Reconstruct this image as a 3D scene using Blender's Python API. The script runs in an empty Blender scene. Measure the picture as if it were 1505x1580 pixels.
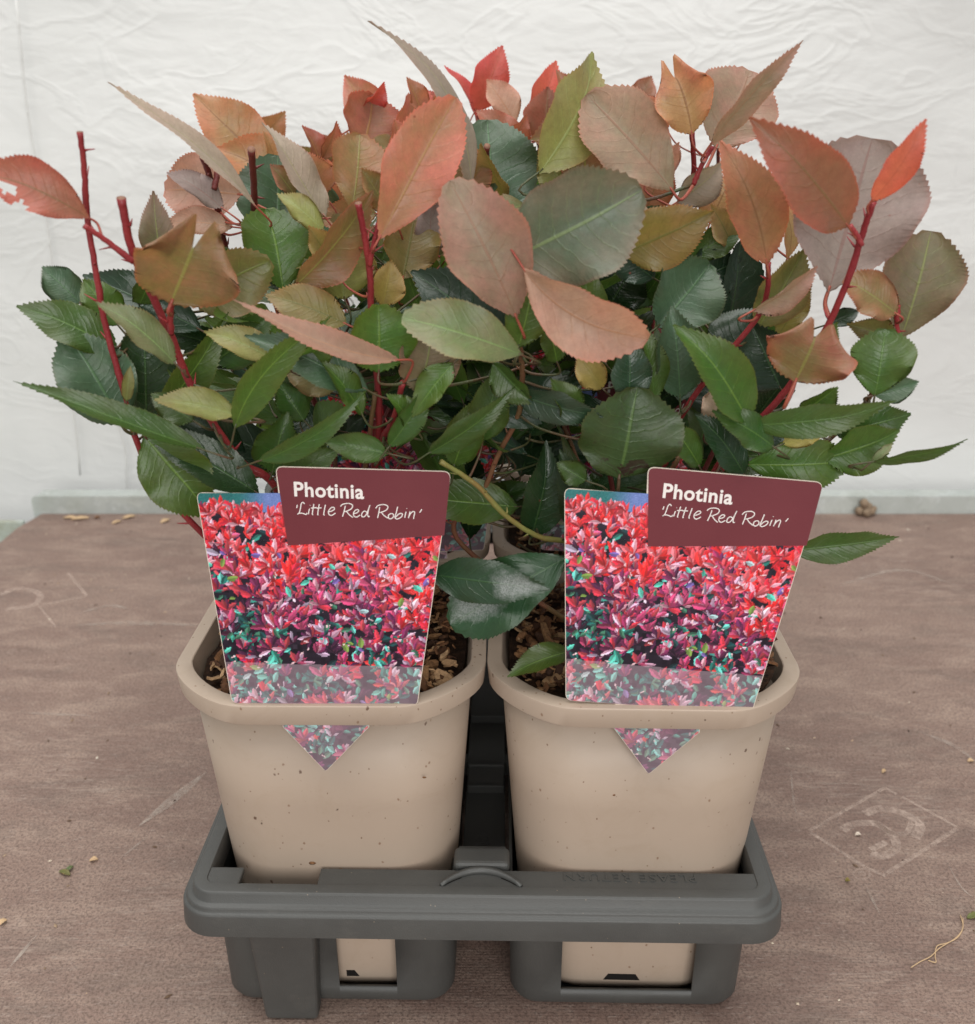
import bpy, math, random
import numpy as np
from mathutils import Vector, noise
random.seed(7); rng = np.random.default_rng(11)
R = math.radians
sc = bpy.context.scene
col = sc.collection

# ------------------------------------------------------------------ camera, light, exposure
FPX, PITCH, CAM = 1486.0, R(21.8), Vector((0, -.319, .379))
cd = bpy.data.cameras.new('camera'); co = bpy.data.objects.new('camera', cd); col.objects.link(co)
co.location = CAM; co.rotation_euler = (R(90)-PITCH, 0, 0)
cd.sensor_fit = 'HORIZONTAL'; cd.sensor_width = 36; cd.lens = 36*FPX/1505
cd.clip_start = .01; cd.clip_end = 50
cd.dof.use_dof = True; cd.dof.focus_distance = .41; cd.dof.aperture_fstop = 15
sc.camera = co
w = bpy.data.worlds.new('World'); sc.world = w; w.use_nodes = True
bg = w.node_tree.nodes['Background']; bg.inputs[0].default_value = (.95, .98, 1, 1); bg.inputs[1].default_value = .42
def area(name, loc, rot, sx, sy, power, colr):
    l = bpy.data.lights.new(name, 'AREA'); l.shape = 'RECTANGLE'; l.size = sx; l.size_y = sy; l.energy = power; l.color = colr
    o = bpy.data.objects.new(name, l); col.objects.link(o); o.location = loc; o.rotation_euler = rot
    return o
area('tunnel_roof_light', (-.2, -.15, 2.0), (R(-2), R(-4), 0), 2.0, 1.5, 36, (1, .985, .96))
area('front_fill_light', (.3, -2.2, .95), (R(76), 0, R(8)), 1.8, 1.3, 33, (1, .98, .95))  # added fill lamp out of view, lifts the pot fronts
sc.view_settings.view_transform = 'Standard'; sc.view_settings.look = 'None'
sc.view_settings.gamma = 1; sc.view_settings.exposure = .17
sc.render.engine = 'CYCLES'
sc.cycles.max_bounces = 8; sc.cycles.transparent_max_bounces = 8

# ------------------------------------------------------------------ helpers
CR = Vector((1, 0, 0)); CU = Vector((0, math.sin(PITCH), math.cos(PITCH))); CW = Vector((0, math.cos(PITCH), -math.sin(PITCH)))
def ray(x, y): return CW + CR*((x-752.5)/FPX) - CU*((y-790)/FPX)
def at(x, y, Y):                      # picture point -> place on the vertical plane at depth Y
    d = ray(x, y); return CAM + d*((Y-CAM.y)/d.y)
def onz(x, y, z=0):
    d = ray(x, y); return CAM + d*((z-CAM.z)/d.z)
def proj(P):
    d = P-CAM; z = d.dot(CW); return 752.5+FPX*d.dot(CR)/z, 790-FPX*d.dot(CU)/z
def zdep(P): return (P-CAM).dot(CW)

def tag(o, label=None, cat=None, group=None, kind=None):
    if label: o['label'] = label
    if cat: o['category'] = cat
    if group: o['group'] = group
    if kind: o['kind'] = kind
    return o
def empty(name, loc, rz=0):
    o = bpy.data.objects.new(name, None); col.objects.link(o); o.location = loc; o.rotation_euler = (0, 0, rz)
    o.empty_display_size = .02
    return o
def mesh_obj(name, V, F, mats, parent=None, smooth=True, mi=None, uv=None):
    me = bpy.data.meshes.new(name); me.from_pydata([tuple(v) for v in V], [], F)
    for m in (mats if isinstance(mats, (list, tuple)) else [mats]): me.materials.append(m)
    if smooth: me.polygons.foreach_set('use_smooth', [True]*len(me.polygons))
    if mi is not None: me.polygons.foreach_set('material_index', mi)
    if uv is not None:
        l = me.uv_layers.new(name='UVMap'); idx = np.zeros(len(me.loops), dtype=np.int32)
        me.loops.foreach_get('vertex_index', idx); l.data.foreach_set('uv', np.asarray(uv, dtype=np.float32)[idx].ravel())
    me.update()
    o = bpy.data.objects.new(name, me); col.objects.link(o)
    if parent: o.parent = parent
    return o
def auto_sharp(o, ang=35):
    me = o.data; me.polygons.foreach_set('use_smooth', [True]*len(me.polygons))
    try: me.set_sharp_from_angle(angle=R(ang))
    except Exception: pass
    return o
def bevel(o, wd, seg=2):
    m = o.modifiers.new('bevel', 'BEVEL'); m.width = wd; m.segments = seg; m.limit_method = 'ANGLE'; m.angle_limit = R(40)
    return o

class MB:
    def __init__(s): s.V = []; s.F = []
    def add(s, V, F):
        n = len(s.V); s.V += [tuple(v) for v in V]; s.F += [[i+n for i in f] for f in F]
    def box(s, x0, x1, y0, y1, z0, z1):
        s.add([(x0,y0,z0),(x1,y0,z0),(x1,y1,z0),(x0,y1,z0),(x0,y0,z1),(x1,y0,z1),(x1,y1,z1),(x0,y1,z1)],
              [(3,2,1,0),(4,5,6,7),(0,1,5,4),(1,2,6,5),(2,3,7,6),(3,0,4,7)])
    def prism(s, poly, z0, z1):       # poly in xy, counter-clockwise
        n = len(poly)
        s.add([(x,y,z0) for x,y in poly]+[(x,y,z1) for x,y in poly],
              [list(range(n))[::-1], list(range(n,2*n))]+[(i,(i+1)%n,(i+1)%n+n,i+n) for i in range(n)])
    def loft(s, rings, close=False, cap0=False, cap1=False):
        n = len(rings[0]); V = [p for r in rings for p in r]; F = []
        m = len(rings)
        for j in range(m if close else m-1):
            k = (j+1) % m
            for i in range(n):
                F.append((j*n+i, j*n+(i+1)%n, k*n+(i+1)%n, k*n+i))
        if cap0: F.append(list(range(n))[::-1])
        if cap1: F.append([(m-1)*n+i for i in range(n)])
        s.add(V, F)
    def tube(s, pts, rad, n=8, cap=True):
        pts = [Vector(p) for p in pts]; rings = []
        up = None
        for i, p in enumerate(pts):
            t = (pts[min(i+1, len(pts)-1)]-pts[max(i-1, 0)]).normalized()
            if up is None: up = t.orthogonal().normalized()
            up = (up-t*up.dot(t)).normalized(); b = t.cross(up)
            r = rad[i] if isinstance(rad, (list, tuple)) else rad
            rings.append([p+(up*math.cos(a)+b*math.sin(a))*r for a in [2*math.pi*k/n for k in range(n)]])
        s.loft(rings, cap0=cap, cap1=cap)
    def build(s, name, mats, parent=None, smooth=True): return mesh_obj(name, s.V, s.F, mats, parent, smooth)

def catmull(P, k=6):
    P = [Vector(p) for p in P]
    if len(P) < 3: 
        return [P[0].lerp(P[-1], i/k) for i in range(k+1)]
    Q = [P[0]*2-P[1]]+P+[P[-1]*2-P[-2]]; out = []
    for i in range(1, len(Q)-2):
        a, b, c, d = Q[i-1:i+3]
        for j in range(k):
            t = j/k
            out.append(.5*((2*b)+(c-a)*t+(2*a-5*b+4*c-d)*t*t+(3*b-a-3*c+d)*t**3))
    out.append(P[-1]); return out
def rcham(h, r, z, k_=.5, n=12):   # rounded square with flattened, chamfer-like corners
    ring = rsq(0, 0, h, h, r, z, n); out = []
    for c in range(4):
        seg = ring[c*(n+1):(c+1)*(n+1)]; a, b_ = Vector(seg[0]), Vector(seg[-1])
        for i, p in enumerate(seg):
            t = i/n; ch = a.lerp(b_, t); w_ = k_*min(1, 4*t*(1-t)*1.0); out.append(tuple(Vector(p).lerp(ch, w_)))
    return out
def rsq(cx, cy, hx, hy, r, z, n=10):  # rounded rectangle ring, counter-clockwise
    out = []
    for k, (sx, sy) in enumerate(((1,-1),(1,1),(-1,1),(-1,-1))):
        for i in range(n+1):
            a = -math.pi/2+k*math.pi/2+i/n*math.pi/2
            out.append((cx+sx*(hx-r)+r*math.cos(a), cy+sy*(hy-r)+r*math.sin(a), z))
    return out

# ------------------------------------------------------------------ materials
class NT:
    def __init__(s, name):
        s.m = bpy.data.materials.new(name); s.m.use_nodes = True; s.t = s.m.node_tree; s.t.nodes.clear()
        s.out = s.n('ShaderNodeOutputMaterial')
    def n(s, ty, **kw):
        nd = s.t.nodes.new(ty)
        for k, v in kw.items(): setattr(nd, k, v)
        return nd
    def set(s, sock, v):
        if isinstance(v, bpy.types.NodeSocket): s.t.links.new(v, sock)
        elif isinstance(v, (tuple, list)) and len(v) == 3 and sock.type == 'RGBA': sock.default_value = (*v, 1)
        else: sock.default_value = v
    def math(s, op, a, b=0, c=0, clamp=False):
        nd = s.n('ShaderNodeMath', operation=op); nd.use_clamp = clamp
        s.set(nd.inputs[0], a); s.set(nd.inputs[1], b); s.set(nd.inputs[2], c); return nd.outputs[0]
    def mix(s, f, a, b, bt='MIX'):
        nd = s.n('ShaderNodeMix', data_type='RGBA', blend_type=bt)
        s.set(nd.inputs[0], f); s.set(nd.inputs[6], a); s.set(nd.inputs[7], b); return nd.outputs[2]
    def noise(s, scale, vec=None, detail=4, rough=.55, dist=0, out=0):
        nd = s.n('ShaderNodeTexNoise'); s.set(nd.inputs['Scale'], scale); nd.inputs['Detail'].default_value = detail
        nd.inputs['Roughness'].default_value = rough; nd.inputs['Distortion'].default_value = dist
        if vec is not None: s.t.links.new(vec, nd.inputs['Vector'])
        return nd.outputs[out]
    def voro(s, scale, vec=None, feature='F1', out='Distance', rnd=1):
        nd = s.n('ShaderNodeTexVoronoi', feature=feature); nd.inputs['Scale'].default_value = scale; nd.inputs['Randomness'].default_value = rnd
        if vec is not None: s.t.links.new(vec, nd.inputs['Vector'])
        return nd.outputs[out]
    def ramp(s, f, stops):
        nd = s.n('ShaderNodeValToRGB'); s.set(nd.inputs[0], f); el = nd.color_ramp.elements
        while len(el) < len(stops): el.new(.5)
        for e, (p, c) in zip(el, stops):
            e.position = p; e.color = (*c, 1) if isinstance(c, tuple) else (c, c, c, 1)
        return nd.outputs[0]
    def mapr(s, v, a, b, c=0, d=1):
        nd = s.n('ShaderNodeMapRange'); s.set(nd.inputs[0], v)
        for i, x in enumerate((a, b, c, d)): nd.inputs[i+1].default_value = x
        return nd.outputs[0]
    def obj(s): return s.n('ShaderNodeTexCoord').outputs['Object']
    def scalev(s, v, sx, sy, sz, loc=None):
        nd = s.n('ShaderNodeMapping'); s.t.links.new(v, nd.inputs[0]); nd.inputs['Scale'].default_value = (sx, sy, sz)
        if loc is not None: s.set(nd.inputs['Location'], loc)
        return nd.outputs[0]
    def bump(s, h, dist=.001, st=1, nrm=None):
        nd = s.n('ShaderNodeBump'); s.set(nd.inputs['Height'], h); nd.inputs['Distance'].default_value = dist; nd.inputs['Strength'].default_value = st
        if nrm is not None: s.t.links.new(nrm, nd.inputs['Normal'])
        return nd.outputs[0]
    def bsdf(s, base, rough=.5, spec=.5, nrm=None, **kw):
        b = s.n('ShaderNodeBsdfPrincipled'); s.set(b.inputs['Base Color'], base); s.set(b.inputs['Roughness'], rough)
        s.set(b.inputs['Specular IOR Level'], spec)
        if nrm is not None: s.t.links.new(nrm, b.inputs['Normal'])
        for k, v in kw.items(): s.set(b.inputs[k], v)
        s.t.links.new(b.outputs[0], s.out.inputs[0]); return b

def srgb(r, g, b):
    f = lambda c: ((c/255+.055)/1.055)**2.4 if c > 10 else c/255/12.92
    return (f(r), f(g), f(b))

def leaf_mat(name, c1, c2, vein, trans=.3, rough=.42, dust=None, scar=False):
    """c1 near the midrib and base, c2 towards the rim; vein = midrib colour"""
    if c2[0] > c2[1]*1.25:      # red and copper kinds, a little dustier
        def dm(c, k=.94, q=.07): g = (c[0]+c[1]+c[2])/3; return tuple((x*(1-q)+g*q)*k for x in c)
        c1, c2 = dm(c1), dm(c2)
    else: c1, c2 = tuple(x*.88 for x in c1), tuple(x*.88 for x in c2)
    N = NT(name); uvn = N.n('ShaderNodeUVMap'); sep = N.n('ShaderNodeSeparateXYZ'); N.t.links.new(uvn.outputs[0], sep.inputs[0])
    u, vv = sep.outputs[0], sep.outputs[1]
    av = N.math('ABSOLUTE', N.math('MULTIPLY_ADD', vv, 2, -1))
    oi = N.n('ShaderNodeObjectInfo'); rnd = oi.outputs['Random']
    o = N.obj()
    comb = N.n('ShaderNodeCombineXYZ'); N.set(comb.inputs[0], N.math('MULTIPLY', rnd, 7)); N.set(comb.inputs[1], N.math('MULTIPLY', rnd, 3))
    vec = N.n('ShaderNodeVectorMath', operation='ADD'); N.t.links.new(o, vec.inputs[0]); N.t.links.new(comb.outputs[0], vec.inputs[1]); vec = vec.outputs[0]
    n1 = N.noise(70, vec, 4, .6); n2 = N.noise(420, vec, 3, .6)
    f = N.math('ADD', N.math('MULTIPLY', av, .45), N.math('MULTIPLY', u, .35)); f = N.math('ADD', f, N.math('MULTIPLY_ADD', n1, 2.4, -1.15))
    f = N.mapr(f, .1, .95)
    base = N.mix(f, c1, c2)
    base = N.mix(N.mapr(n2, .35, .75, 0, .34), base, tuple(x*.45 for x in c2))
    br = N.mapr(rnd, 0, 1, .8, 1.18)
    hs = N.n('ShaderNodeHueSaturation'); N.set(hs.inputs['Value'], br); N.set(hs.inputs['Color'], base)
    N.set(hs.inputs['Hue'], N.mapr(N.math('FRACT', N.math('MULTIPLY', rnd, 17.3)), 0, 1, .488, .512)); base = hs.outputs[0]
    # side veins
    wob = N.math('MULTIPLY_ADD', n1, .16, 0)
    ph = N.math('FRACT', N.math('MULTIPLY', N.math('SUBTRACT', N.math('ADD', u, wob), N.math('MULTIPLY', N.math('POWER', av, 1.3), .22)), 8.5))
    d = N.math('ABSOLUTE', N.math('SUBTRACT', ph, .5))
    sv = N.math('MULTIPLY', N.mapr(d, .0, .075, 1, 0), N.mapr(av, .55, .95, 1, 0))
    mr = N.mapr(N.math('MULTIPLY', av, N.mapr(u, 0, 1, 1, 1.7)), .025, .06, 1, 0)
    base = N.mix(N.math('MULTIPLY', sv, .2), base, vein)
    base = N.mix(N.math('MULTIPLY', mr, .75), base, vein)
    # net of fine veins
    nv = N.voro(900, vec, 'DISTANCE_TO_EDGE'); base = N.mix(N.mapr(nv, 0, .12, .13, 0), base, tuple(x*.5 for x in c1))
    # small red or brown spots
    sp = N.voro(95, vec); thr = N.mapr(sp, .03, .06, .7, 0); base = N.mix(N.math('MULTIPLY', thr, N.mapr(N.noise(31, vec, 1), .58, .62)), base, (.22, .05, .03))
    base = N.mix(N.mapr(av, .93, 1.0, 0, .3), base, tuple(min(1, x*a) for x, a in zip(c2, (1.5, .8, .7))))
    if scar:
        s_ = N.math('MULTIPLY', N.mapr(N.noise(85, vec, 6, .7, 1.2), .56, .60), N.mapr(u, .15, .6, 1, .3)); base = N.mix(s_, base, (.035, .02, .012))
    ro = rough
    if dust:
        du, dv, ru, rv = dust
        e = N.math('ADD', N.math('POWER', N.math('DIVIDE', N.math('SUBTRACT', u, du), ru), 2), N.math('POWER', N.math('DIVIDE', N.math('SUBTRACT', vv, dv), rv), 2))
        e = N.math('ADD', e, N.math('MULTIPLY_ADD', N.noise(160, vec, 5, .75), 2.4, -1.2))
        q = N.mapr(e, .1, 1.15, .5, 0); q = N.math('MULTIPLY', q, N.mapr(N.noise(1500, vec, 3, .7), .35, .62, .35, 1))
        base = N.mix(q, base, (.5, .5, .5)); ro = N.math('MULTIPLY_ADD', q, .5, rough, clamp=True)
    # the underside is paler and duller
    geo = N.n('ShaderNodeNewGeometry')
    h = N.math('ADD', N.math('MULTIPLY', sv, -.6), N.math('MULTIPLY', mr, -1)); h = N.math('ADD', h, N.math('MULTIPLY', n2, .7))
    h = N.math('ADD', h, N.math('MULTIPLY', N.math('MULTIPLY', d, N.math('SUBTRACT', .5, d)), 2.2))
    h = N.math('ADD', h, N.math('MULTIPLY', n1, 2.5))
    nrm = N.bump(h, .0006, .3)
    b = N.bsdf(base, N.math('ADD', ro, N.mapr(n1, .3, .7, -.06, .1)) if not dust else ro, .55, nrm)
    tr = N.n('ShaderNodeBsdfTranslucent'); N.set(tr.inputs[0], N.mix(.5, base, N.mix(1, base, (1.5, 1.35, .7), 'MULTIPLY')))
    mx = N.n('ShaderNodeMixShader'); mx.inputs[0].default_value = trans
    N.t.links.new(b.outputs[0], mx.inputs[1]); N.t.links.new(tr.outputs[0], mx.inputs[2]); N.t.links.new(mx.outputs[0], N.out.inputs[0])
    return N.m

LM = dict(
    salmon=leaf_mat('leaf_salmon', (.42,.20,.10), (.64,.18,.12), (.42,.23,.08), .38),
    red=leaf_mat('leaf_red', (.56,.12,.07), (.66,.10,.07), (.45,.10,.06), .4),
    redcopper=leaf_mat('leaf_red_copper', (.32,.13,.07), (.46,.11,.065), (.20,.12,.05), .28),
    copper=leaf_mat('leaf_copper', (.25,.19,.06), (.45,.17,.085), (.27,.26,.07), .32),
    orange=leaf_mat('leaf_orange', (.42,.25,.10), (.58,.22,.10), (.25,.12,.05), .35),
    pale=leaf_mat('leaf_pale_salmon', (.48,.28,.19), (.56,.26,.18), (.45,.22,.12), .3, .5),
    pink=leaf_mat('leaf_pink_brown', (.30,.23,.14), (.44,.23,.16), (.30,.16,.10), .28, .5),
    mauve=leaf_mat('leaf_mauve', (.27,.21,.18), (.31,.22,.20), (.24,.13,.11), .25, .55),
    tan=leaf_mat('leaf_tan_back', (.38,.31,.23), (.42,.31,.24), (.33,.30,.15), .28, .55),
    greygreen=leaf_mat('leaf_grey_green', (.12,.16,.10), (.20,.17,.12), (.22,.30,.13), .2, .45),
    browngreen=leaf_mat('leaf_brown_green', (.20,.19,.09), (.28,.17,.11), (.25,.28,.09), .3, .5),
    olive=leaf_mat('leaf_olive', (.17,.19,.05), (.26,.18,.07), (.22,.27,.06), .32),
    gold=leaf_mat('leaf_gold_olive', (.26,.21,.05), (.36,.21,.07), (.16,.16,.04), .35),
    lime=leaf_mat('leaf_lime_olive', (.30,.33,.10), (.33,.28,.10), (.30,.36,.13), .35),
    yellow=leaf_mat('leaf_yellow', (.46,.38,.08), (.48,.34,.09), (.42,.34,.08), .35),
    palegreen=leaf_mat('leaf_pale_green', (.20,.28,.11), (.28,.27,.13), (.24,.36,.12), .28),
    green=leaf_mat('leaf_green', (.085,.185,.030), (.12,.175,.035), (.17,.29,.05), .34, .34),
    mid=leaf_mat('leaf_mid_green', (.062,.142,.028), (.085,.135,.030), (.11,.21,.045), .28, .32),
    dark=leaf_mat('leaf_dark_green', (.020,.055,.018), (.026,.052,.016), (.05,.11,.03), .16, .28),
    teal=leaf_mat('leaf_blue_green', (.075,.148,.075), (.092,.138,.075), (.085,.18,.075), .2, .36),
    dteal=leaf_mat('leaf_deep_blue_green', (.030,.068,.038), (.038,.065,.036), (.055,.12,.05), .14, .30),
    dead=leaf_mat('leaf_dead', (.55,.40,.28), (.60,.40,.30), (.5,.34,.22), .3, .7),
    dusta=leaf_mat('leaf_dusty', (.018,.055,.022), (.022,.05,.02), (.04,.10,.03), .12, .36, dust=(.78,.5,.25,.45)),
    dustb=leaf_mat('leaf_dusty_low', (.02,.065,.022), (.025,.06,.02), (.04,.10,.03), .12, .36, dust=(.72,.62,.28,.36)),
    scar=leaf_mat('leaf_scarred', (.05,.11,.03), (.065,.10,.03), (.11,.19,.05), .25, .4, scar=True),
)
def stem_mat(name, a, b, rough=.42):
    N = NT(name); o = N.obj(); n = N.noise(120, N.scalev(o, 1, 1, .4), 4); base = N.mix(N.mapr(n, .35, .65), a, b)
    base = N.mix(N.mapr(N.voro(700, o), .05, .2, .5, 0), base, tuple(x*1.8+.05 for x in a))
    N.bsdf(base, rough, .4, N.bump(N.noise(700, o, 3), .0004, .6)); return N.m
M_STEM = stem_mat('stem_red', (.22,.022,.028), (.30,.035,.035))
M_STEMD = stem_mat('stem_maroon', (.10,.02,.018), (.16,.03,.025))
M_STEMB = stem_mat('stem_brown_olive', (.16,.10,.04), (.20,.07,.04), .55)
M_STEMG = stem_mat('stem_olive', (.22,.22,.06), (.24,.16,.05), .5)
M_PETR = stem_mat('petiole_red', (.30,.06,.045), (.34,.09,.05))
M_PETG = stem_mat('petiole_green', (.05,.07,.025), (.10,.045,.025))
N = NT('cut_stem'); N.bsdf((.22,.11,.07), .8); M_CUT = N.m

def pot_mat():
    N = NT('taupe_plastic'); o = N.obj(); oi = N.n('ShaderNodeObjectInfo').outputs['Random']
    v = N.n('ShaderNodeVectorMath', operation='ADD'); N.t.links.new(o, v.inputs[0]); cb = N.n('ShaderNodeCombineXYZ'); N.set(cb.inputs[0], N.math('MULTIPLY', oi, 3)); N.t.links.new(cb.outputs[0], v.inputs[1]); v = v.outputs[0]
    n = N.noise(9, v, 5, .6); base = N.mix(N.mapr(n, .3, .7), (.41,.32,.248), (.45,.355,.277))
    # dried splash marks and soil specks
    base = N.mix(N.mapr(N.noise(38, v, 5, .7, 1), .52, .78, 0, .4), base, (.36,.27,.19))
    for sc_, th, dk in ((120, .09, (.10,.05,.03)), (300, .13, (.16,.09,.05)), (190, .12, (.22,.13,.08)), (70, .04, (.06,.035,.02))):
        d = N.voro(sc_, N.scalev(v, 1, 1, .7)); gate = N.mapr(N.noise(sc_*.55, v, 2), .53, .56)
        d = N.math('ADD', d, N.math('MULTIPLY_ADD', N.noise(900, v, 2), .16, -.08))
        base = N.mix(N.math('MULTIPLY', N.mapr(d, th*.6, th, .85, 0), gate), base, dk)
    N.bsdf(base, N.mapr(N.noise(60, v, 4), .3, .7, .42, .56), .4, N.bump(N.math('ADD', N.math('MULTIPLY', N.noise(14, v, 2), 1.3), N.math('MULTIPLY', N.noise(1400, v, 2), .05)), .0012, .35)); return N.m
M_POT = pot_mat()
def grey_mat():
    N = NT('grey_plastic'); o = N.obj(); n = N.noise(25, o, 5, .65)
    base = N.mix(N.mapr(n, .3, .7), (.056,.056,.053), (.072,.072,.067))
    base = N.mix(N.mapr(N.noise(55, N.scalev(o, .6, 3, 1), 5, .75), .58, .75, 0, .3), base, (.12,.113,.10))
    base = N.mix(N.math('MULTIPLY', N.mapr(N.voro(330, o), .06, .1, .7, 0), N.mapr(N.noise(90, o, 2), .6, .62)), base, (.3,.24,.17))
    N.bsdf(base, N.mapr(n, .3, .7, .38, .52), .5, N.bump(N.noise(1800, o, 2), .0003, .35)); return N.m
M_GREY = grey_mat()
N = NT('hole_shade_black'); N.bsdf((.012,.010,.009), .8, .2); M_HOLE_SHADE = N.m  # flat black standing in for the shade inside openings
def bark_mat(name, tone=1):
    N = NT(name); g = N.n('ShaderNodeNewGeometry').outputs['Random Per Island']; o = N.obj()
    base = N.ramp(g, [(0, (.04,.018,.010)), (.25, (.10,.042,.018)), (.5, (.20,.088,.036)), (.75, (.34,.18,.08)), (1, (.55,.35,.19))])
    base = N.mix(N.mapr(N.noise(500, N.scalev(o, 1, 1, 3), 4, .7), .35, .7, 0, .55), base, (.03,.015,.009))
    N.bsdf(base, .72, .3, N.bump(N.noise(900, o, 4, .7), .0006, .9)); return N.m
M_BARK = bark_mat('bark_chips')
N = NT('dark_peat'); o = N.obj(); N.bsdf(N.mix(N.mapr(N.noise(300, o, 5, .7), .35, .7), (.015,.008,.005), (.07,.034,.018)), .85, .2, N.bump(N.noise(400, o, 6, .75), .003, 1)); M_PEAT = N.m

def board_mat():
    N = NT('resin_board'); o = N.obj()
    n = N.noise(5, N.scalev(o, 1, 1.6, 1), 7, .68, .4); n2 = N.noise(28, N.scalev(o, .7, 1.8, 1), 6, .72, .6)
    base = N.mix(N.mapr(n, .32, .68), (.205,.130,.105), (.290,.200,.160))
    base = N.mix(N.mapr(n2, .46, .74, 0, .9), base, (.40,.295,.235))
    base = N.mix(N.mapr(N.noise(14, N.scalev(o, .8, 2.6, 1), 6, .75, .8), .5, .72, 0, .6), base, (.13,.098,.082))
    # faint weave of the film facing
    wv = N.math('MULTIPLY', N.math('SINE', N.math('MULTIPLY', N.n('ShaderNodeSeparateXYZ').outputs[0], 1)), 0)
    sx = N.n('ShaderNodeSeparateXYZ'); N.t.links.new(o, sx.inputs[0])
    k = 2*math.pi/.0016
    wv = N.math('ADD', N.math('SINE', N.math('MULTIPLY', sx.outputs[0], k)), N.math('SINE', N.math('MULTIPLY', sx.outputs[1], k)))
    grain = N.noise(650, o, 4, .75)
    base = N.mix(N.mapr(grain, .46, .62, 0, .75), base, (.095,.062,.05))
    base = N.mix(N.mapr(N.noise(420, N.scalev(o, .35, 1.5, 1), 4, .85), .56, .68, 0, .6), base, (.44,.36,.31))
    # long scratches in a few directions
    for ang, s1, cc in ((.5, 34, (.42,.33,.27)), (-.9, 46, (.40,.31,.26)), (.15, 60, (.12,.085,.07)), (1.3, 40, (.40,.32,.27))):
        m = N.n('ShaderNodeMapping'); N.t.links.new(o, m.inputs[0]); m.inputs['Rotation'].default_value = (0, 0, ang); m.inputs['Scale'].default_value = (1, 12, 1)
        r_ = N.noise(s1*.25, m.outputs[0], 3, .5); ridge = N.mapr(N.math('ABSOLUTE', N.math('SUBTRACT', r_, .5)), .0, .012, 1, 0)
        ridge = N.math('MULTIPLY', ridge, N.mapr(N.noise(9, o, 3), .52, .62, 0, .35)); base = N.mix(ridge, base, cc)
    # pale dust specks
    base = N.mix(N.math('MULTIPLY', N.mapr(N.voro(140, o), .03, .055, .9, 0), N.mapr(N.noise(60, o, 2), .57, .6)), base, (.62,.5,.38))
    base = N.mix(N.math('MULTIPLY', N.mapr(N.voro(110, N.scalev(o, 1.1, .9, 1)), .035, .06, .9, 0), N.mapr(N.noise(50, o, 2), .58, .6)), base, (.05,.03,.025))
    h = N.math('ADD', N.math('MULTIPLY', wv, .06), N.math('MULTIPLY', grain, .9))
    N.bsdf(base, N.mapr(n2, .3, .7, .5, .68), .35, N.bump(h, .0006, .7)); return N.m
M_BOARD = board_mat()
def mark_mat(name, c, a0, a1, sc_=260):
    N = NT(name); o = N.obj(); b = N.bsdf(c, .65, .3); t = N.n('ShaderNodeBsdfTransparent'); mx = N.n('ShaderNodeMixShader')
    N.set(mx.inputs[0], N.math('MULTIPLY', N.mapr(N.noise(sc_, o, 5, .75), .36, .66, a0, a1), N.mapr(N.noise(45, o, 3, .6), .3, .6, .35, 1)))
    N.t.links.new(t.outputs[0], mx.inputs[1]); N.t.links.new(b.outputs[0], mx.inputs[2]); N.t.links.new(mx.outputs[0], N.out.inputs[0]); return N.m
M_MARK = mark_mat('worn_stamp', (.56,.43,.36), .10, .95)
M_SCR = mark_mat('pale_scratch', (.50,.42,.36), .05, .7, 120)
N = NT('galvanised'); o = N.obj()
base = N.mix(N.mapr(N.voro(60, o, out='Color'), 0, 1), (.42,.45,.43), (.50,.53,.50)); base = N.mix(N.mapr(N.noise(24, o, 6, .7), .45, .7, 0, .7), base, (.33,.35,.31))
base = N.mix(N.mapr(N.noise(70, o, 5, .7), .55, .7, 0, .6), base, (.62,.65,.64))
N.bsdf(base, .55, .4, N.bump(N.noise(200, o, 4), .0004, .5), Metallic=.15); M_GALV = N.m
N = NT('mossy_galvanised'); o = N.obj(); base = N.mix(N.mapr(N.noise(30, o, 6, .7), .4, .62), (.30,.30,.22), (.42,.46,.42)); N.bsdf(base, .6, .4); M_GALV2 = N.m
def sheet_mat():
    N = NT('white_polythene'); o = N.obj()
    v = N.scalev(o, 1, 1, 2.3)
    h = N.math('ADD', N.math('MULTIPLY', N.noise(7, v, 3, .5, 1.2), 1), N.math('MULTIPLY', N.noise(19, v, 3, .5, 1.2), .30))
    cr = N.math('ABSOLUTE', N.math('SUBTRACT', N.noise(9, N.scalev(o, 1, 1, 1.9), 3, .5, 1.0), .5)); h = N.math('ADD', h, N.math('MULTIPLY', N.mapr(cr, 0, .06, 1, 0), .16))
    base = N.mix(N.mapr(N.noise(3, o, 4), .3, .7), (.735,.73,.705), (.775,.77,.745))
    base = N.mix(N.math('MULTIPLY', N.mapr(N.voro(16, o), .02, .035, .5, 0), N.mapr(N.noise(11, o, 1), .6, .62)), base, (.55,.33,.25))
    b = N.bsdf(base, .42, .35, N.bump(N.math('MULTIPLY', h, N.mapr(N.noise(2.2, o, 3, .6, .5), .35, .65, .3, 1.1)), .022, .17))
    tr = N.n('ShaderNodeBsdfTranslucent'); tr.inputs[0].default_value = (.84,.84,.82, 1); mx = N.n('ShaderNodeMixShader'); mx.inputs[0].default_value = .2
    N.t.links.new(b.outputs[0], mx.inputs[1]); N.t.links.new(tr.outputs[0], mx.inputs[2]); N.t.links.new(mx.outputs[0], N.out.inputs[0]); return N.m
M_SHEET = sheet_mat()
N = NT('card_edge'); N.bsdf((.72,.62,.52), .5); M_CARD = N.m
N = NT('card_maroon'); o = N.obj(); N.bsdf(N.mix(N.mapr(N.noise(40, o, 4), .3, .7), (.135,.022,.029), (.15,.027,.034)), .5, .25, N.bump(N.noise(1500, o, 2), .0002, .15)); M_MAROON = N.m
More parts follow.
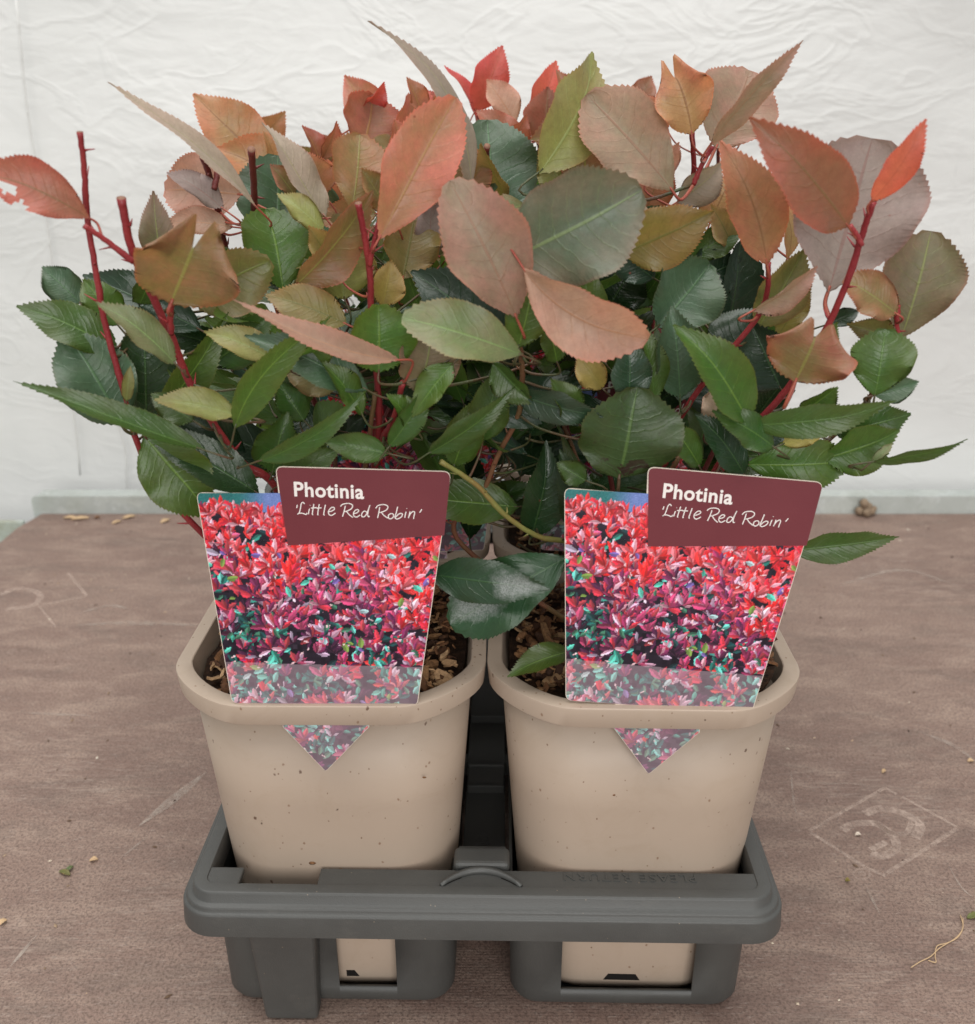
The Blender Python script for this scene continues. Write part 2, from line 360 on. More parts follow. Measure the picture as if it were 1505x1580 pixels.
N = NT('card_white_ink'); N.bsdf((.80,.74,.70), .45); M_INK = N.m
N = NT('card_print'); at_ = N.n('ShaderNodeAttribute', attribute_name='print'); N.bsdf(at_.outputs['Color'], .35, .35); M_PRINT = N.m
N = NT('dry_fibre'); N.bsdf((.55,.38,.22), .7); M_FIB = N.m

# ------------------------------------------------------------------ setting
def build_sheet():
    V = []; F = []; nx, nz = 220, 130; X0, X1, Z0, Z1 = -1.7, 1.7, -.7, 1.5
    for j in range(nz+1):
        for i in range(nx+1):
            x = X0+(X1-X0)*i/nx; z = Z0+(Z1-Z0)*j/nz
            y = .70+.014*noise.noise((x*2.2, 3.1, z*4.5))+.005*noise.noise((x*5, 7.7, z*11+x*3))+.012*noise.noise((x*1.1, 1, z*1.3))
            # welded vertical seams
            for sx, a in ((-.505, .004), (.19, .002), (.56, .002)):
                xs = sx+.006*math.sin(z*4+sx); y -= a*math.exp(-((x-xs)/.006)**2)
            V.append((x, y, z))
    for j in range(nz):
        for i in range(nx): a = j*(nx+1)+i; F.append((a, a+1, a+nx+2, a+nx+1))
    o = mesh_obj('plastic_sheet', V, F, M_SHEET)
    tag(o, 'crinkled white polythene sheet hanging behind the bench', 'plastic sheet')
    s = MB(); 
    for sx, dz in ((-.452, 0), (-.40, .5)):
        z0, z1 = (.02, .49) if dz == 0 else (-.05, .12)
        pts = [(sx+.002*math.sin(k*.7)+(.012 if dz==0 else 0)*k/20, .688, z0+(z1-z0)*k/20) for k in range(21)]
        s.tube(pts, .0011, 6)
    q = s.build('seam', M_SHEET, o)
build_sheet()

bench = empty('potting_bench', (0, 0, 0)); tag(bench, 'brown resin coated board bench top with scuffs and a worn stamp', 'bench')
b = MB(); b.prism([(-.482, -.6), (1.5, -.6), (1.5, .6235), (-.470, .6235), (-.4785, .585)], -.018, 0); b.build('bench_board', M_BOARD, bench, False)
# galvanised upstand along the rear edge with a rounded end
b = MB(); prof = [(-.479, -.03), (1.5, -.03), (1.5, .0195), (-.474, .0195), (-.4775, .018), (-.479, .0145)]
n_ = len(prof); b.add([(x, .624, z) for x, z in prof]+[(x, .6275, z) for x, z in prof], [list(range(n_)), list(range(n_, 2*n_))[::-1]]+[((i+1)%n_, i, i+n_, (i+1)%n_+n_) for i in range(n_)])
b.box(-.474, 1.5, .6275, .645, .0160, .0192)
b.build('metal_upstand', M_GALV, bench, False)
nb = empty('side_bench', (-.49, .6, -.03)); tag(nb, 'lower galvanised bench edge beyond the left end of the board', 'bench')
b = MB(); b.box(-.6, -.001, .022, .028, -.02, .022); bevel(b.build('metal_edge', M_GALV2, nb, False), .002)
b = MB(); b.box(-.6, -.004, -.7, .022, -.02, -.004); b.build('bench_board', M_GALV2, nb, False)

def ribbon(mb, pts, wd, z=0.0, taper=False):     # flat strip lying in the xy plane
    pts = [Vector((p[0], p[1], 0)) for p in pts]; V = []; F = []
    for i, p in enumerate(pts):
        t = (pts[min(i+1, len(pts)-1)]-pts[max(i-1, 0)]); t = t.normalized() if t.length > 0 else Vector((1, 0, 0)); s = Vector((-t.y, t.x, 0))
        k = wd/2*(1 if not taper else max(.15, math.sin(math.pi*(i+.3)/(len(pts)-.4))))
        V += [(*(p+s*k)[:2], z), (*(p-s*k)[:2], z)]
        if i: a = 2*i; F.append((a-2, a-1, a+1, a))
    mb.add(V, F)
def board_px(P): return [onz(x, y) for x, y in P]
for P, wd in (([(1366,1216),(1248,1283)], .0022), ([(1366,1216),(1384,1226)], .0022), ([(1392,1230),(1478,1277)], .002), ([(1477,1279),(1420,1316),(1362,1352)], .0026), ([(1248,1283),(1330,1335),(1362,1350)], .0024),
              ([(1300,1282),(1318,1272),(1352,1272),(1378,1290),(1382,1310),(1362,1322),(1345,1316)], .0052), ([(1334,1256),(1360,1248),(1395,1256),(1420,1274),(1412,1294)], .0058), ([(1352,1268),(1372,1284),(1398,1286),(1408,1268)], .0035), ([(1344,1312),(1368,1300)], .004)):
    b = MB(); ribbon(b, catmull(board_px(P)), wd, .0002); b.build('stamped_mark', M_MARK, bench, False)
b = MB(); ribbon(b, catmull(board_px([(1330+13*math.cos(a), 1349+8*math.sin(a)) for a in [k*math.pi/6 for k in range(13)]]), 3), .0012, .0002)
ribbon(b, catmull(board_px([(1330+5*math.cos(a), 1349+3*math.sin(a)) for a in [k*math.pi/4 for k in range(9)]]), 3), .0012, .0002)
b.build('stamped_mark', M_MARK, bench, False)
for P, wd in (([(106,885),(134,920)], .003), ([(134,920),(60,935)], .002), ([(0,918),(30,908),(62,918),(50,935),(10,940)], .006), ([(60,935),(86,968)], .0014)):
    b = MB(); ribbon(b, catmull(board_px(P)), wd, .0002); b.build('stamped_mark', M_MARK, bench, False)
for P, wd in (([(318,1192),(270,1232),(215,1275)], .007), ([(120,965),(200,962),(330,966)], .006), ([(118,948),(170,935),(205,942)], .004), ([(1462,1333),(1484,1370),(1505,1388)], .001), ([(1335,1365),(1358,1412)], .0016), ([(10,1500),(60,1440)], .002), ([(1220,1180),(1225,1240),(1232,1262)], .0012),
              ([(1245,1212),(1310,1210),(1362,1216)], .001), ([(1420,1130),(1470,1150),(1505,1175)], .004), ([(30,1100),(140,1105)], .003), ([(180,1330),(230,1290)], .0015), ([(1290,905),(1390,880),(1480,905)], .005)):
    b = MB(); ribbon(b, catmull(board_px(P), 8), wd, .00035, True); b.build('scratch', M_SCR, bench, False)

# ------------------------------------------------------------------ tray and pots: frame of the pack, turned one degree
YAW = R(-1.0); PIV = Vector((0, .13, 0))
def packpt(x, y, z=0):
    v = Vector((x, y, 0))-PIV; c, s = math.cos(YAW), math.sin(YAW)
    return Vector((v.x*c-v.y*s, v.x*s+v.y*c, z))+PIV
PITCHP = .132
rows = [.0655, .1985, .3315]
tray = empty('carry_tray', packpt(0, 0, .0008), YAW)
tag(tray, 'dark grey moulded plastic carry tray holding the six pots on the bench', 'plant tray')
TX, TH, YB = -.0005, .1235, .4015
def ring_prof(off, z, r=.0105): return rsq(TX, (YB-.0055)/2+0, TH+off, (YB+.0055)/2+off, max(.003, r+off), z, 8)
prof = [(-.0065,.068),(-.0065,.0788),(-.0058,.0797),(-.0012,.0799),(-.0006,.0797),(-.0001,.0790),(.0005,.0754),(.0009,.0750),(.0024,.0748),(.0029,.0745),(.0032,.0738),(.0034,.0728),(.0037,.0725),(.0043,.0723),(.0047,.0719),(.0049,.0712),(.0056,.0616),(.0046,.0606),(.0034,.0606),(.0024,.068)]
b = MB(); b.loft([ring_prof(a, z) for a, z in prof], close=True); auto_sharp(b.build('rail', M_GREY, tray), 38)
# the flat deck behind the front rail, with the open notch in front of the left pot, and its twin at the rear
def rot_pt(P): return P
b = MB()
def deck(y0, y1, flip=False):
    f = (lambda y: YB-.0055-y) if flip else (lambda y: y)
    xs = [(-.119, -.1035, y0, y1), (-.1035, -.0705, y0, y0+.0012), (-.0705, .1185, y0, y1)]
    for a, c, p, q in xs:
        lo, hi = sorted((f(p), f(q))); b.box(a+.0002, c-.0002, lo, hi, .0762, .0792)
deck(.0003, .0108); bevel(b.build('deck', M_GREY, tray, False), .0008)
b = MB(); deck(.0003, .0108, True); bevel(b.build('deck', M_GREY, tray, False), .0008)
# corner fillets of the deck
# centre spine with steps, cross bars between the rows
b = MB()
b.box(-.0105+TX, .0105+TX, .0112, .028, .040, .0772)
b.box(-.0103+TX, .0103+TX, .0275, .385, .040, .0500)
for y in (.100, .118, .165): b.box(-.0096+TX, .0096+TX, y, y+.0014, .0498, .0545)
b.box(-.0096+TX, .0096+TX, .101, .118, .0497, .0530)
for k in range(26): b.box(TX-.0022+.0006*math.sin(k*2.1), TX+.0022+.0006*math.sin(k*1.3), .0335+.0014*k, .0340+.0014*k, .0498, .0504)
for y in (.132, .265):
    b.box(-.117, TX-.0100, y-.004, y+.004, .040, .0488); b.box(TX+.0100, .117, y-.004, y+.004, .040, .0488)
bevel(b.build('spine', M_GREY, tray, False), .0005)
b = MB(); b.box(-.0122+TX, .0122+TX, .0108, .0225, .0766, .0822); bevel(b.build('spine_block', M_GREY, tray, False), .0022, 3)
b = MB()
arc = [(TX-.0170+.0340*k/16, .0006+.0092*math.sin(math.pi*k/16)**.8, .0800) for k in range(17)]
b.tube(arc, [.0009+.0009*math.sin(math.pi*k/16) for k in range(17)], 8); b.build('thumb_arc', M_GREY, tray)
b = MB()
for s0, s1 in ((1, 4), (12, 15)):
    pts = [(TX-.0170+.0340*k/16, -.0003+.0082*math.sin(math.pi*k/16)**.8, .07935) for k in range(s0, s1+1)]
    ribbon(b, [p for p in pts], .0007, .07935)
b.build('slot_shade', M_HOLE_SHADE, tray, False)  # flat dark strips on the deck, painted as the shade of a slot
def text_mesh(txt, size, offset=0, extrude=0, spacing=1):
    c = bpy.data.curves.new('t', 'FONT'); c.body = txt; c.size = size; c.offset = offset; c.extrude = extrude; c.space_character = spacing; c.resolution_u = 4
    o = bpy.data.objects.new('t', c); col.objects.link(o); bpy.context.view_layer.update()
    me = bpy.data.meshes.new_from_object(o.evaluated_get(bpy.context.evaluated_depsgraph_get())); bpy.data.objects.remove(o)
    V = [v.co.copy() for v in me.vertices]; F = [list(p.vertices) for p in me.polygons]; return V, F
V, F = text_mesh('PLEASE RETURN', .0062, 0, .00025, 1.12)
wt = max(v.x for v in V)
V = [(.0350+.0570-(v.x/wt)*.0570, .0092-v.y*1.0, .0793+v.z+.0001) for v in V]
mesh_obj('embossed_lettering', V, F, M_GREY, tray, False)

def pocket(cx, cy, win):
    """an open tub, its front wall cut by a window; win = (x0, x1, z0) in pack coordinates"""
    zs = [0.0, .0010, .004, .0100, .03, .05, .066]
    def half(z): t = min(1, z/.066); return .0530+.0012*t-(.0035 if z == 0 else .0011 if z < .002 else 0)
    rings = []
    n = 6
    for z in zs:
        h = half(z); r = .012
        xs = [win[0]-cx, win[0]-cx+.0001, win[1]-cx-.0001, win[1]-cx]
        yf = -h+.0005
        ring = [(cx+x, cy-h, z) for x in xs]
        for k, (sx, sy) in enumerate(((1,-1),(1,1),(-1,1),(-1,-1))):
            for i in range(n+1):
                a = -math.pi/2+k*math.pi/2+i/n*math.pi/2
                ring.append((cx+sx*(h-r)+r*math.cos(a), cy+sy*(h-r)+r*math.sin(a), z))
        rings.append(ring)
    m = len(rings[0]); V = [p for r_ in rings for p in r_]; F = []
    for j in range(len(zs)-1):
        for i in range(m):
            if zs[j] >= .0099 and i in (0, 1, 2): continue
            F.append((j*m+i, j*m+(i+1) % m, (j+1)*m+(i+1) % m, (j+1)*m+i))
    F.append(list(range(m))[::-1])
    o = mesh_obj('pocket', V, F, M_GREY, tray); so = o.modifiers.new('thick', 'SOLIDIFY'); so.thickness = .0016; so.offset = -1
    auto_sharp(o, 40)
for r_, y in enumerate(rows):
    for s in (-1, 1):
        cx = TX+s*.0662
        win = (cx+.0005, cx+.0272) if s < 0 else (cx-.0300, cx+.0300)
        pocket(cx, y-.0014, win)
def foot(x0, x1, y0, y1, d):
    b = MB()
    V = [(x0,y0-.004*d,.066),(x1,y0-.004*d,.066),(x1,y1,.066),(x0,y1,.066),(x0+.003,y0,0),(x1-.003,y0,0),(x1-.003,y1,0),(x0+.003,y1,0)]
    b.add(V, [(0,1,2,3),(7,6,5,4),(4,5,1,0),(5,6,2,1),(6,7,3,2),(7,4,0,3)])
    bevel(b.build('foot', M_GREY, tray, False), .002, 3)
foot(-.1020, -.0720, .0010, .0108, 1)
foot(.0755, .1055, .376, .389, 0)

POTL = [['taupe square plastic pot at the front left of the tray, tag tab under its rim', 'taupe square plastic pot at the front right of the tray, tag tab under its rim'],
        ['taupe pot in the middle of the left row, between two other pots', 'taupe pot in the middle of the right row, between two other pots'],
        ['taupe pot at the far left corner of the tray nearest the white sheet', 'taupe pot at the far right corner of the tray nearest the white sheet']]
RT = .1735
def make_pot(first):
    root = empty('plant_pot', (0, 0, 0))
    P = [(.0455,0),(.0473,.0012),(.0482,.004)]+[(.0482+(.0592-.0482)*t, .004+(.1545-.004)*t) for t in (.15,.4,.7,1)]
    P += [(.0570,.1542),(.0468,.006),(.0455,.0045)]
    b = MB(); b.loft([rsq(0, 0, h, h, .0275+.006*z/.16, z, 10) for h, z in P], cap0=True, cap1=True); b.build('pot_body', M_POT, root)
    P = [(.0591,.1545),(.0596,.1585),(.0636,.1585),(.0638,.1564),(.0646,.1564),(.0648,.1567),(.0655,.1648),(.0654,.1653),(.0650,.1656),(.0596,.1658),(.0592,.1655),(.0570,.1545)]
    b = MB(); b.loft([rcham(h, .036 if h > .06 else .032, z, .24) for h, z in P], close=True); auto_sharp(b.build('pot_rim', M_POT, root), 32)
    return root
pots = []
p0 = make_pot(True)
for r_ in range(3):
    for c_ in range(2):
        loc = packpt((c_-.5)*PITCHP+.0012, rows[r_]+.0003, .0035)
        if r_ == 0 and c_ == 0: p = p0
        else:
            p = p0.copy(); col.objects.link(p)
            for ch in list(p0.children):
                if ch.name.startswith('drain'): continue
                q = ch.copy(); col.objects.link(q); q.parent = p
        p.location = loc; p.rotation_euler = (0, 0, YAW+R((.6,-.5,.4,.9,-.7,.3)[r_*2+c_]))
        tag(p, POTL[r_][c_], 'plant pot', 'taupe pots in the tray'); pots.append(p)
# dark blocks for the shade inside drain holes, behind the tray windows
for p, x0, x1 in ((pots[0], .0005, .0065), (pots[1], -.0110, .0060)):
    b = MB(); V = [(x0, -.0495, .0068), (x1, -.0495, .0068), (x1-.0022, -.0498, .0108), (x0+(.0022 if x0 < 0 else 0), -.0498, .0108)]
    b.add(V+[(x, y+.004, z) for x, y, z in V], [(0,1,2,3),(7,6,5,4),(0,4,5,1),(1,5,6,2),(2,6,7,3),(3,7,4,0)]); 
    b.V = [(x, y+.0010, z) for x, y, z in b.V]; b.build('drain_hole_shade', M_HOLE_SHADE, p, False)

# bark mulch, one heap per pot
def mulch(cx, cy, n, label):
    rnd = random.Random(int(cx*9999)+int(cy*777)); b = MB()
    V = []; F = []; m = 22
    for j in range(m+1):
        for i in range(m+1):
            u, v = i/m*2-1, j/m*2-1
            k = .0562; r2 = (abs(u)**4+abs(v)**4)**.25; sc2 = max(abs(u), abs(v))/r2 if r2 > 0 else 1
            x, y = u*k*sc2, v*k*sc2
            z = .1578+.004*noise.noise((x*60+cx*10, y*60+cy*10, 1))+.002*noise.noise((x*200, y*200, 3))
            if cx > 0 and cy < .1: z += .011*math.exp(-((x-.047)/.013)**2-((y+.032)/.026)**2)
            V.append((x, y, z))
    for j in range(m):
        for i in range(m): a = j*(m+1)+i; F.append((a, a+1, a+m+2, a+m+1))
    o = mesh_obj('bark_mulch', V, F, M_PEAT)
    me = o.data
    b = MB(); b.add(V, F); nb_ = len(F)
    for _ in range(n):
        x, y = rnd.uniform(-.052, .052), rnd.uniform(-.052, .052)
        if (abs(x)/.054)**4+(abs(y)/.054)**4 > 1: continue
        big = rnd.random() < .25
        L = rnd.uniform(.006, .013) if big else rnd.uniform(.0025, .007); W = L*rnd.uniform(.25, .6); T = L*rnd.uniform(.08, .22)
        edge = max(abs(x), abs(y)) > .042
        c = Vector((x, y, .1592+rnd.uniform(-.001, .005)+0))
        if cx > 0 and cy < .1: c.z += .012*math.exp(-((x-.047)/.013)**2-((y+.032)/.026)**2)
        az = rnd.uniform(0, math.pi*2); el = rnd.gauss(0, .45); ax = Vector((math.cos(az)*math.cos(el), math.sin(az)*math.cos(el), math.sin(el)))
        s = ax.cross(Vector((rnd.gauss(0,.5), rnd.gauss(0,.5), 1))).normalized(); nn = s.cross(ax)
        vs = []
        for k, (a_, wk) in enumerate(((-1, .35), (-.35, 1), (.4, .85), (1, .3))):
            a_ += rnd.uniform(-.15, .15); wk *= rnd.uniform(.7, 1.25); up = nn*rnd.uniform(-.15, .25)*W
            for sgn, tt in ((-1, -1), (1, -1), (1, 1), (-1, 1)): vs.append(c+ax*(a_*L/2)+s*(sgn*wk*W/2)+nn*(tt*T/2)+up)
        fs = [(3,2,1,0),(12,13,14,15)]
        for k in range(3):
            for q in range(4): fs.append((k*4+q, k*4+(q+1)%4, k*4+4+(q+1)%4, k*4+4+q))
        b.add(vs, fs)
    me2 = bpy.data.meshes.new('bark_mulch'); me2.from_pydata([tuple(v) for v in b.V], [], b.F); me2.materials.append(M_PEAT); me2.materials.append(M_BARK)
    me2.polygons.foreach_set('material_index', [0]*nb_+[1]*(len(b.F)-nb_)); me2.update(); o.data = me2
    o.location = packpt(cx, cy, .0035); o.rotation_euler = (0, 0, YAW)
    tag(o, label, 'bark mulch', 'bark mulch in the pots', 'stuff')
ML_ = ['bark mulch in the front left pot', 'bark mulch heaped in the front right pot', 'bark mulch in the middle left pot', 'bark mulch in the middle right pot', 'bark mulch in the far left pot', 'bark mulch in the far right pot']
for r_ in range(3):
    for c_ in range(2): mulch((c_-.5)*PITCHP+.0012, rows[r_], (1100, 700, 260)[r_], ML_[r_*2+c_])

# ------------------------------------------------------------------ printed tags
def outline_round(P, rad):
    out = []
    n = len(P)
    for i in range(n):
        a, p, c = Vector(P[i-1]), Vector(P[i]), Vector(P[(i+1) % n]); r = rad[i]
        if r <= 0: out.append(tuple(p)); continue
        u, v = (a-p).normalized(), (c-p).normalized(); s = p+u*r; e = p+v*r
        for k in range(7):
            t = k/6; q = s*(1-t)**2+p*2*t*(1-t)+e*t*t; out.append(tuple(q))
    return out
CP = [(-41.7,82.5),(-34.7,-3.0),(-15.3,-3.1),(-15.3,-13.2),(.7,-33.1),(18.8,-13.2),(18.8,-3.3),(38.1,-3.4),(52.3,90.4),(-12,92.3),(-11.4,81.8)]
CRD = [2.8, 2.8, 0, 0, 1.5, 0, 0, 1.6, 3.2, 2.8, .6]
CARD = outline_round(CP, CRD)
def paint_print():
    """the printed picture: a painted bed of red, plum and blue-green leaves"""
    S = 3.4; W, H = int(97*S), int(118*S); x0, y0 = -43, -34.5
    img = np.zeros((H, W, 3), dtype=np.float32); yy, xx = np.mgrid[0:H, 0:W]; X = x0+(xx+.5)/S; Y = y0+(yy+.5)/S
    img[:] = (30, 20, 34)
    img += rng.normal(0, 7, (H//6+1, W//6+1, 1)).repeat(6, 0).repeat(6, 1)[:H, :W]
    sky = (Y > 75); k_ = np.clip((X+26)/10, 0, 1)[sky][:, None]; img[sky] = (np.array((40, 112, 112))*(1-k_)+np.array((110, 130, 190))*k_)+rng.normal(0, 8, (sky.sum(), 1))
    def leaf(cx, cy, L, Wd, ang, c, hi):
        r = L/2+1; ix0, ix1 = max(0, int((cx-r-x0)*S)), min(W, int((cx+r-x0)*S)+1); iy0, iy1 = max(0, int((cy-r-y0)*S)), min(H, int((cy+r-y0)*S)+1)
        if ix1 <= ix0 or iy1 <= iy0: return
        xs, ys = X[iy0:iy1, ix0:ix1]-cx, Y[iy0:iy1, ix0:ix1]-cy; ca, sa = math.cos(ang), math.sin(ang)
        u = (xs*ca+ys*sa)/(L/2); v = (-xs*sa+ys*ca)/(Wd/2); wd = np.clip(1-np.abs(u)**1.7, 0, 1)**.8
        m = (np.abs(u) < 1) & (np.abs(v) < wd)
        # the printed leaf itself has a light half and a dark half
        k = np.where(v > 0, 1.0+hi, 1.0-hi*.8)+.12*u
        sub = img[iy0:iy1, ix0:ix1]; sub[m] = np.clip(np.array(c)*k[m][:, None], 0, 255)
        vein = m & (np.abs(v) < .16) & (np.abs(u) < .8); sub[vein] = sub[vein]*.75+np.array((255, 190, 190))*.12
    r = random.Random(5)
    RED = [(236,38,40),(246,58,58),(222,40,62),(238,86,96),(205,30,45),(250,110,120)]
    PLM = [(150,45,88),(176,62,104),(120,40,84),(205,80,120),(96,36,80),(170,60,70),(212,56,74)]
    TEA = [(30,100,92),(46,132,118),(24,66,68),(96,190,180),(60,112,90),(20,52,58)]
    items = []
    for _ in range(1650):
        x = r.uniform(-43, 53); y = r.uniform(-34, 77.5); items.append((x, y))
    items.sort(key=lambda t: -t[1]+r.uniform(-7, 7))
    for x, y in items:
        edge = 52+13*math.sin(x*.07+1)+.30*(x-5)-(8 if x > 25 else 0)*0
        edge = 58-.35*(x+40)*.62+6*math.sin(x*.12)     # below this line the bed turns dark
        t = (y-edge)/14+r.gauss(0, .55)
        top = y > 60 and t > -.4
        lowgreen = (y < 32+10*math.sin(x*.13)) and r.random() < .17
        if lowgreen or r.random() < (.18 if (t < .2 and x < 5) else .08):
            for k in range(r.randint(1, 4)):
                L = r.uniform(2.4, 5); leaf(x+r.uniform(-3, 3), y+r.uniform(-3, 3), L, L*r.uniform(.38, .55), r.uniform(0, 6.3), r.choice(TEA), .25)
            continue
        if y < 26 and r.random() < .5: continue
        if t < -.6 and r.random() < .4: continue
        pal = RED if t > 0 else PLM
        if t < -1.2 and r.random() < .42: pal = [(72,30,62),(52,24,50),(90,36,66)]
        if y < 14 and r.random() < .55: pal = RED+PLM
        n = r.randint(3, 8); base = r.uniform(.5, 2.7)
        for k in range(n):
            a = base+(k-(n-1)/2)*r.uniform(.32, .55); L = r.uniform(3.2, 6.6)*(.85 if top else 1); Wd = L*r.uniform(.24, .40)
            c = r.choice(pal); m_ = r.uniform(.72, 1.12); 
            if r.random() < .16: c = (min(255, c[0]*.4+150), c[1]*.3+150, c[2]*.3+165)
            leaf(x+math.cos(a)*L*.45, y+math.sin(a)*L*.45, L, Wd, a, [q*m_ for q in c], r.uniform(.08, .28))
    for _ in range(60):
        x = r.uniform(-43, 53); y = r.uniform(-30, 70); L = r.uniform(2.5, 4.6)
        leaf(x, y, L, L*.5, r.uniform(0, 6.3), r.choice([(90,200,180),(60,160,140),(170,205,210),(120,96,170),(120,150,70)]), .15)
    for _ in range(160):
        x = r.uniform(-43, 53); y = r.uniform(-30, 74); leaf(x, y, r.uniform(1.2, 2.6), .5, r.uniform(0, 3.1), (250, 205, 212), .05)
    # washed band at the foot of the card
    band = Y < 14.6+(X+35)*(-.028)
    img[band] = img[band]*.50+np.array((222, 196, 200))*.46
    img = np.clip(img, 0, 255)/255; lin = np.where(img > .04045, ((img+.055)/1.055)**2.4, img/12.92)
    return lin*.93, S, x0, y0, W, H
PR = paint_print()
def span(y, P):           # left and right limits of the outline at height y
    xs = []
    for i in range(len(P)):
        (ax, ay), (bx, by) = P[i-1], P[i]
        if (ay-y)*(by-y) <= 0 and ay != by: xs.append(ax+(bx-ax)*(y-ay)/(by-ay))
    return (min(xs), max(xs)) if xs else (0, 0)
def make_tag_meshes():
    lin, S, x0, y0, W, H = PR
    V = []; F = []; C = []
    def grid(ylo, yhi, nr, nc, lim):
        base = len(V)
        for j in range(nr+1):
            y = ylo+(yhi-ylo)*j/nr; l, r_ = lim(y)
            for i in range(nc+1):
                x = l+(r_-l)*i/nc; V.append((x, y, .30)); 
                px, py = min(W-1, max(0, int((x-x0)*S))), min(H-1, max(0, int((y-y0)*S))); C.append((*lin[py, px], 1))
        for j in range(nr):
            for i in range(nc): a = base+j*(nc+1)+i; F.append((a, a+1, a+nc+2, a+nc+1))
    ins = .25
    mid = outline_round([(-41.7,82.5),(-34.7,-3.0),(38.1,-3.4),(52.3,90.4),(-12,92.3),(-11.4,81.8)], [2.8,2.8,1.6,3.2,2.8,0])
    def lim(y):
        if y < 64:
            l, r_ = span(y, mid); return l+ins, r_-ins
        l, _ = span(y, mid); return l+ins, -9.6
    grid(-3.15, 63.99, 250, 330, lambda y: lim(y)); 
    def lim2(y):
        l, r_ = span(y, mid); return l+ins, r_-ins
    # strip between the header's sloped foot and the picture
    grid(64, 70, 22, 330, lim2)
    grid(70.0, 82.2, 44, 110, lim)
    grid(-32.6, -3.6, 100, 120, lambda y: (lambda s: (s[0]+ins*.9, s[1]-ins*.9))(span(y, outline_round([(-15.3,0),(-15.3,-13.2),(.7,-33.1),(18.8,-13.2),(18.8,0)], [0,0,1.5,0,0]))))
    for k in range(len(V)-0):
        pass
    me = bpy.data.meshes.new('picture'); me.from_pydata([(x/1000, y/1000, z/1000+(0 if y > -3.5 else .00003)) for x, y, z in V], [], F); me.materials.append(M_PRINT)
    a = me.color_attributes.new(name='print', type='FLOAT_COLOR', domain='POINT'); a.data.foreach_set('color', np.array(C, dtype=np.float32).ravel()); me.update()
    pic = me
    def plate(poly, z0, z1, name, mat):
        b = MB(); b.prism([(x/1000, y/1000) for x, y in poly], z0/1000, z1/1000); m = bpy.data.meshes.new(name); m.from_pydata(b.V, [], b.F); m.materials.append(mat); m.update(); return m
    card = plate(CARD, -.3, .22, 'card', M_CARD)
    hd = outline_round([(-11.75,92.05),(-9.0,62.0),(49.4,66.0),(48.4+3.65,90.2)], [2.6, 0, 0, 3.0])
    b = MB(); V2 = [(x/1000, y/1000, .00042) for x, y in hd]; b.add(V2, [list(range(len(V2)))]); header = bpy.data.meshes.new('header_panel'); header.from_pydata(b.V, [], b.F); header.materials.append(M_MAROON)
    # name in bold
    V3, F3 = text_mesh('Photinia', 5.6, .13, 0, 1.06); xm = min(v.x for v in V3); xw = max(v.x for v in V3)-xm; cap = max(v.y for v in V3)
    def cm(cx, cy):      # sheet point read off the enlarged photograph -> card millimetres
        px, py = 400+cx/4.703, 700+cy/4.703; return (-12+(px-425)*.2364, 92.3-(py-720)*.249)
    bx, by = cm(246, 304); ex, ey = cm(756, 324); slope = (ey-by)/(ex-bx); hgt = cm(246, 304-102)[1]-by
    V3 = [((bx+(v.x-xm)/xw*(ex-bx))/1000, (by+v.y/cap*hgt+slope*(v.x-xm)/xw*(ex-bx))/1000, .00050) for v in V3]
    m1 = bpy.data.meshes.new('name_lettering'); m1.from_pydata(V3, [], F3); m1.materials.append(M_INK)
    # handwritten line
    ST = [[(264,368),(258,392)],
      [(318,362),(306,350),(293,362),(285,395),(275,425),(262,437),(276,429),(300,430),(325,438),(333,426)],
      [(352,396),(346,415),(342,436)], [(358,374),(359,371)], [(385,362),(377,400),(370,436),(376,438)], [(362,392),(405,388)], [(425,364),(417,400),(410,438),(416,440)], [(402,392),(441,390)],
      [(470,368),(461,405),(454,438),(461,442)], [(488,420),(515,413),(536,398),(528,386),(508,392),(490,416),(494,438),(512,445),(541,428)],
      [(616,375),(607,410),(592,454)], [(580,380),(598,364),(640,358),(668,370),(662,394),(630,412),(606,418)], [(622,414),(640,438),(668,460)],
      [(672,432),(698,426),(713,412),(704,402),(686,410),(673,430),(678,450),(696,457),(722,442)],
      [(772,422),(754,414),(736,430),(734,452),(752,454),(770,434),(786,398),(797,370)], [(786,398),(778,436),(782,454),(792,452)],
      [(868,385),(860,425),(850,464)], [(838,394),(856,374),(900,366),(928,380),(918,404),(890,418),(866,424)], [(878,422),(896,444),(926,466)],
      [(950,430),(932,442),(930,462),(946,470),(966,456),(966,436),(950,430)], [(1000,382),(988,425),(978,460),(996,471),(1024,456),(1034,436),(1020,430),(1000,440),(984,458)],
      [(1061,418),(1055,438),(1050,462)], [(1066,396),(1067,393)], [(1090,416),(1084,440),(1077,464)], [(1080,454),(1096,428),(1116,416),(1124,426),(1118,450),(1115,470)], [(1177,400),(1160,425)]]
    b = MB()
    for s in ST:
        P = [Vector((*cm(x, y), 0)) for x, y in s]; P = catmull(P, 5); ribbon(b, P, .36, .50)
    b.V = [(x/1000, y/1000, z/1000) for x, y, z in b.V]
    m2 = bpy.data.meshes.new('script_lettering'); m2.from_pydata(b.V, [], b.F); m2.materials.append(M_INK)
    return [('card', card), ('picture', pic), ('header_panel', header), ('name_lettering', m1), ('script_lettering', m2)]
TAGM = make_tag_meshes()
from mathutils import Matrix
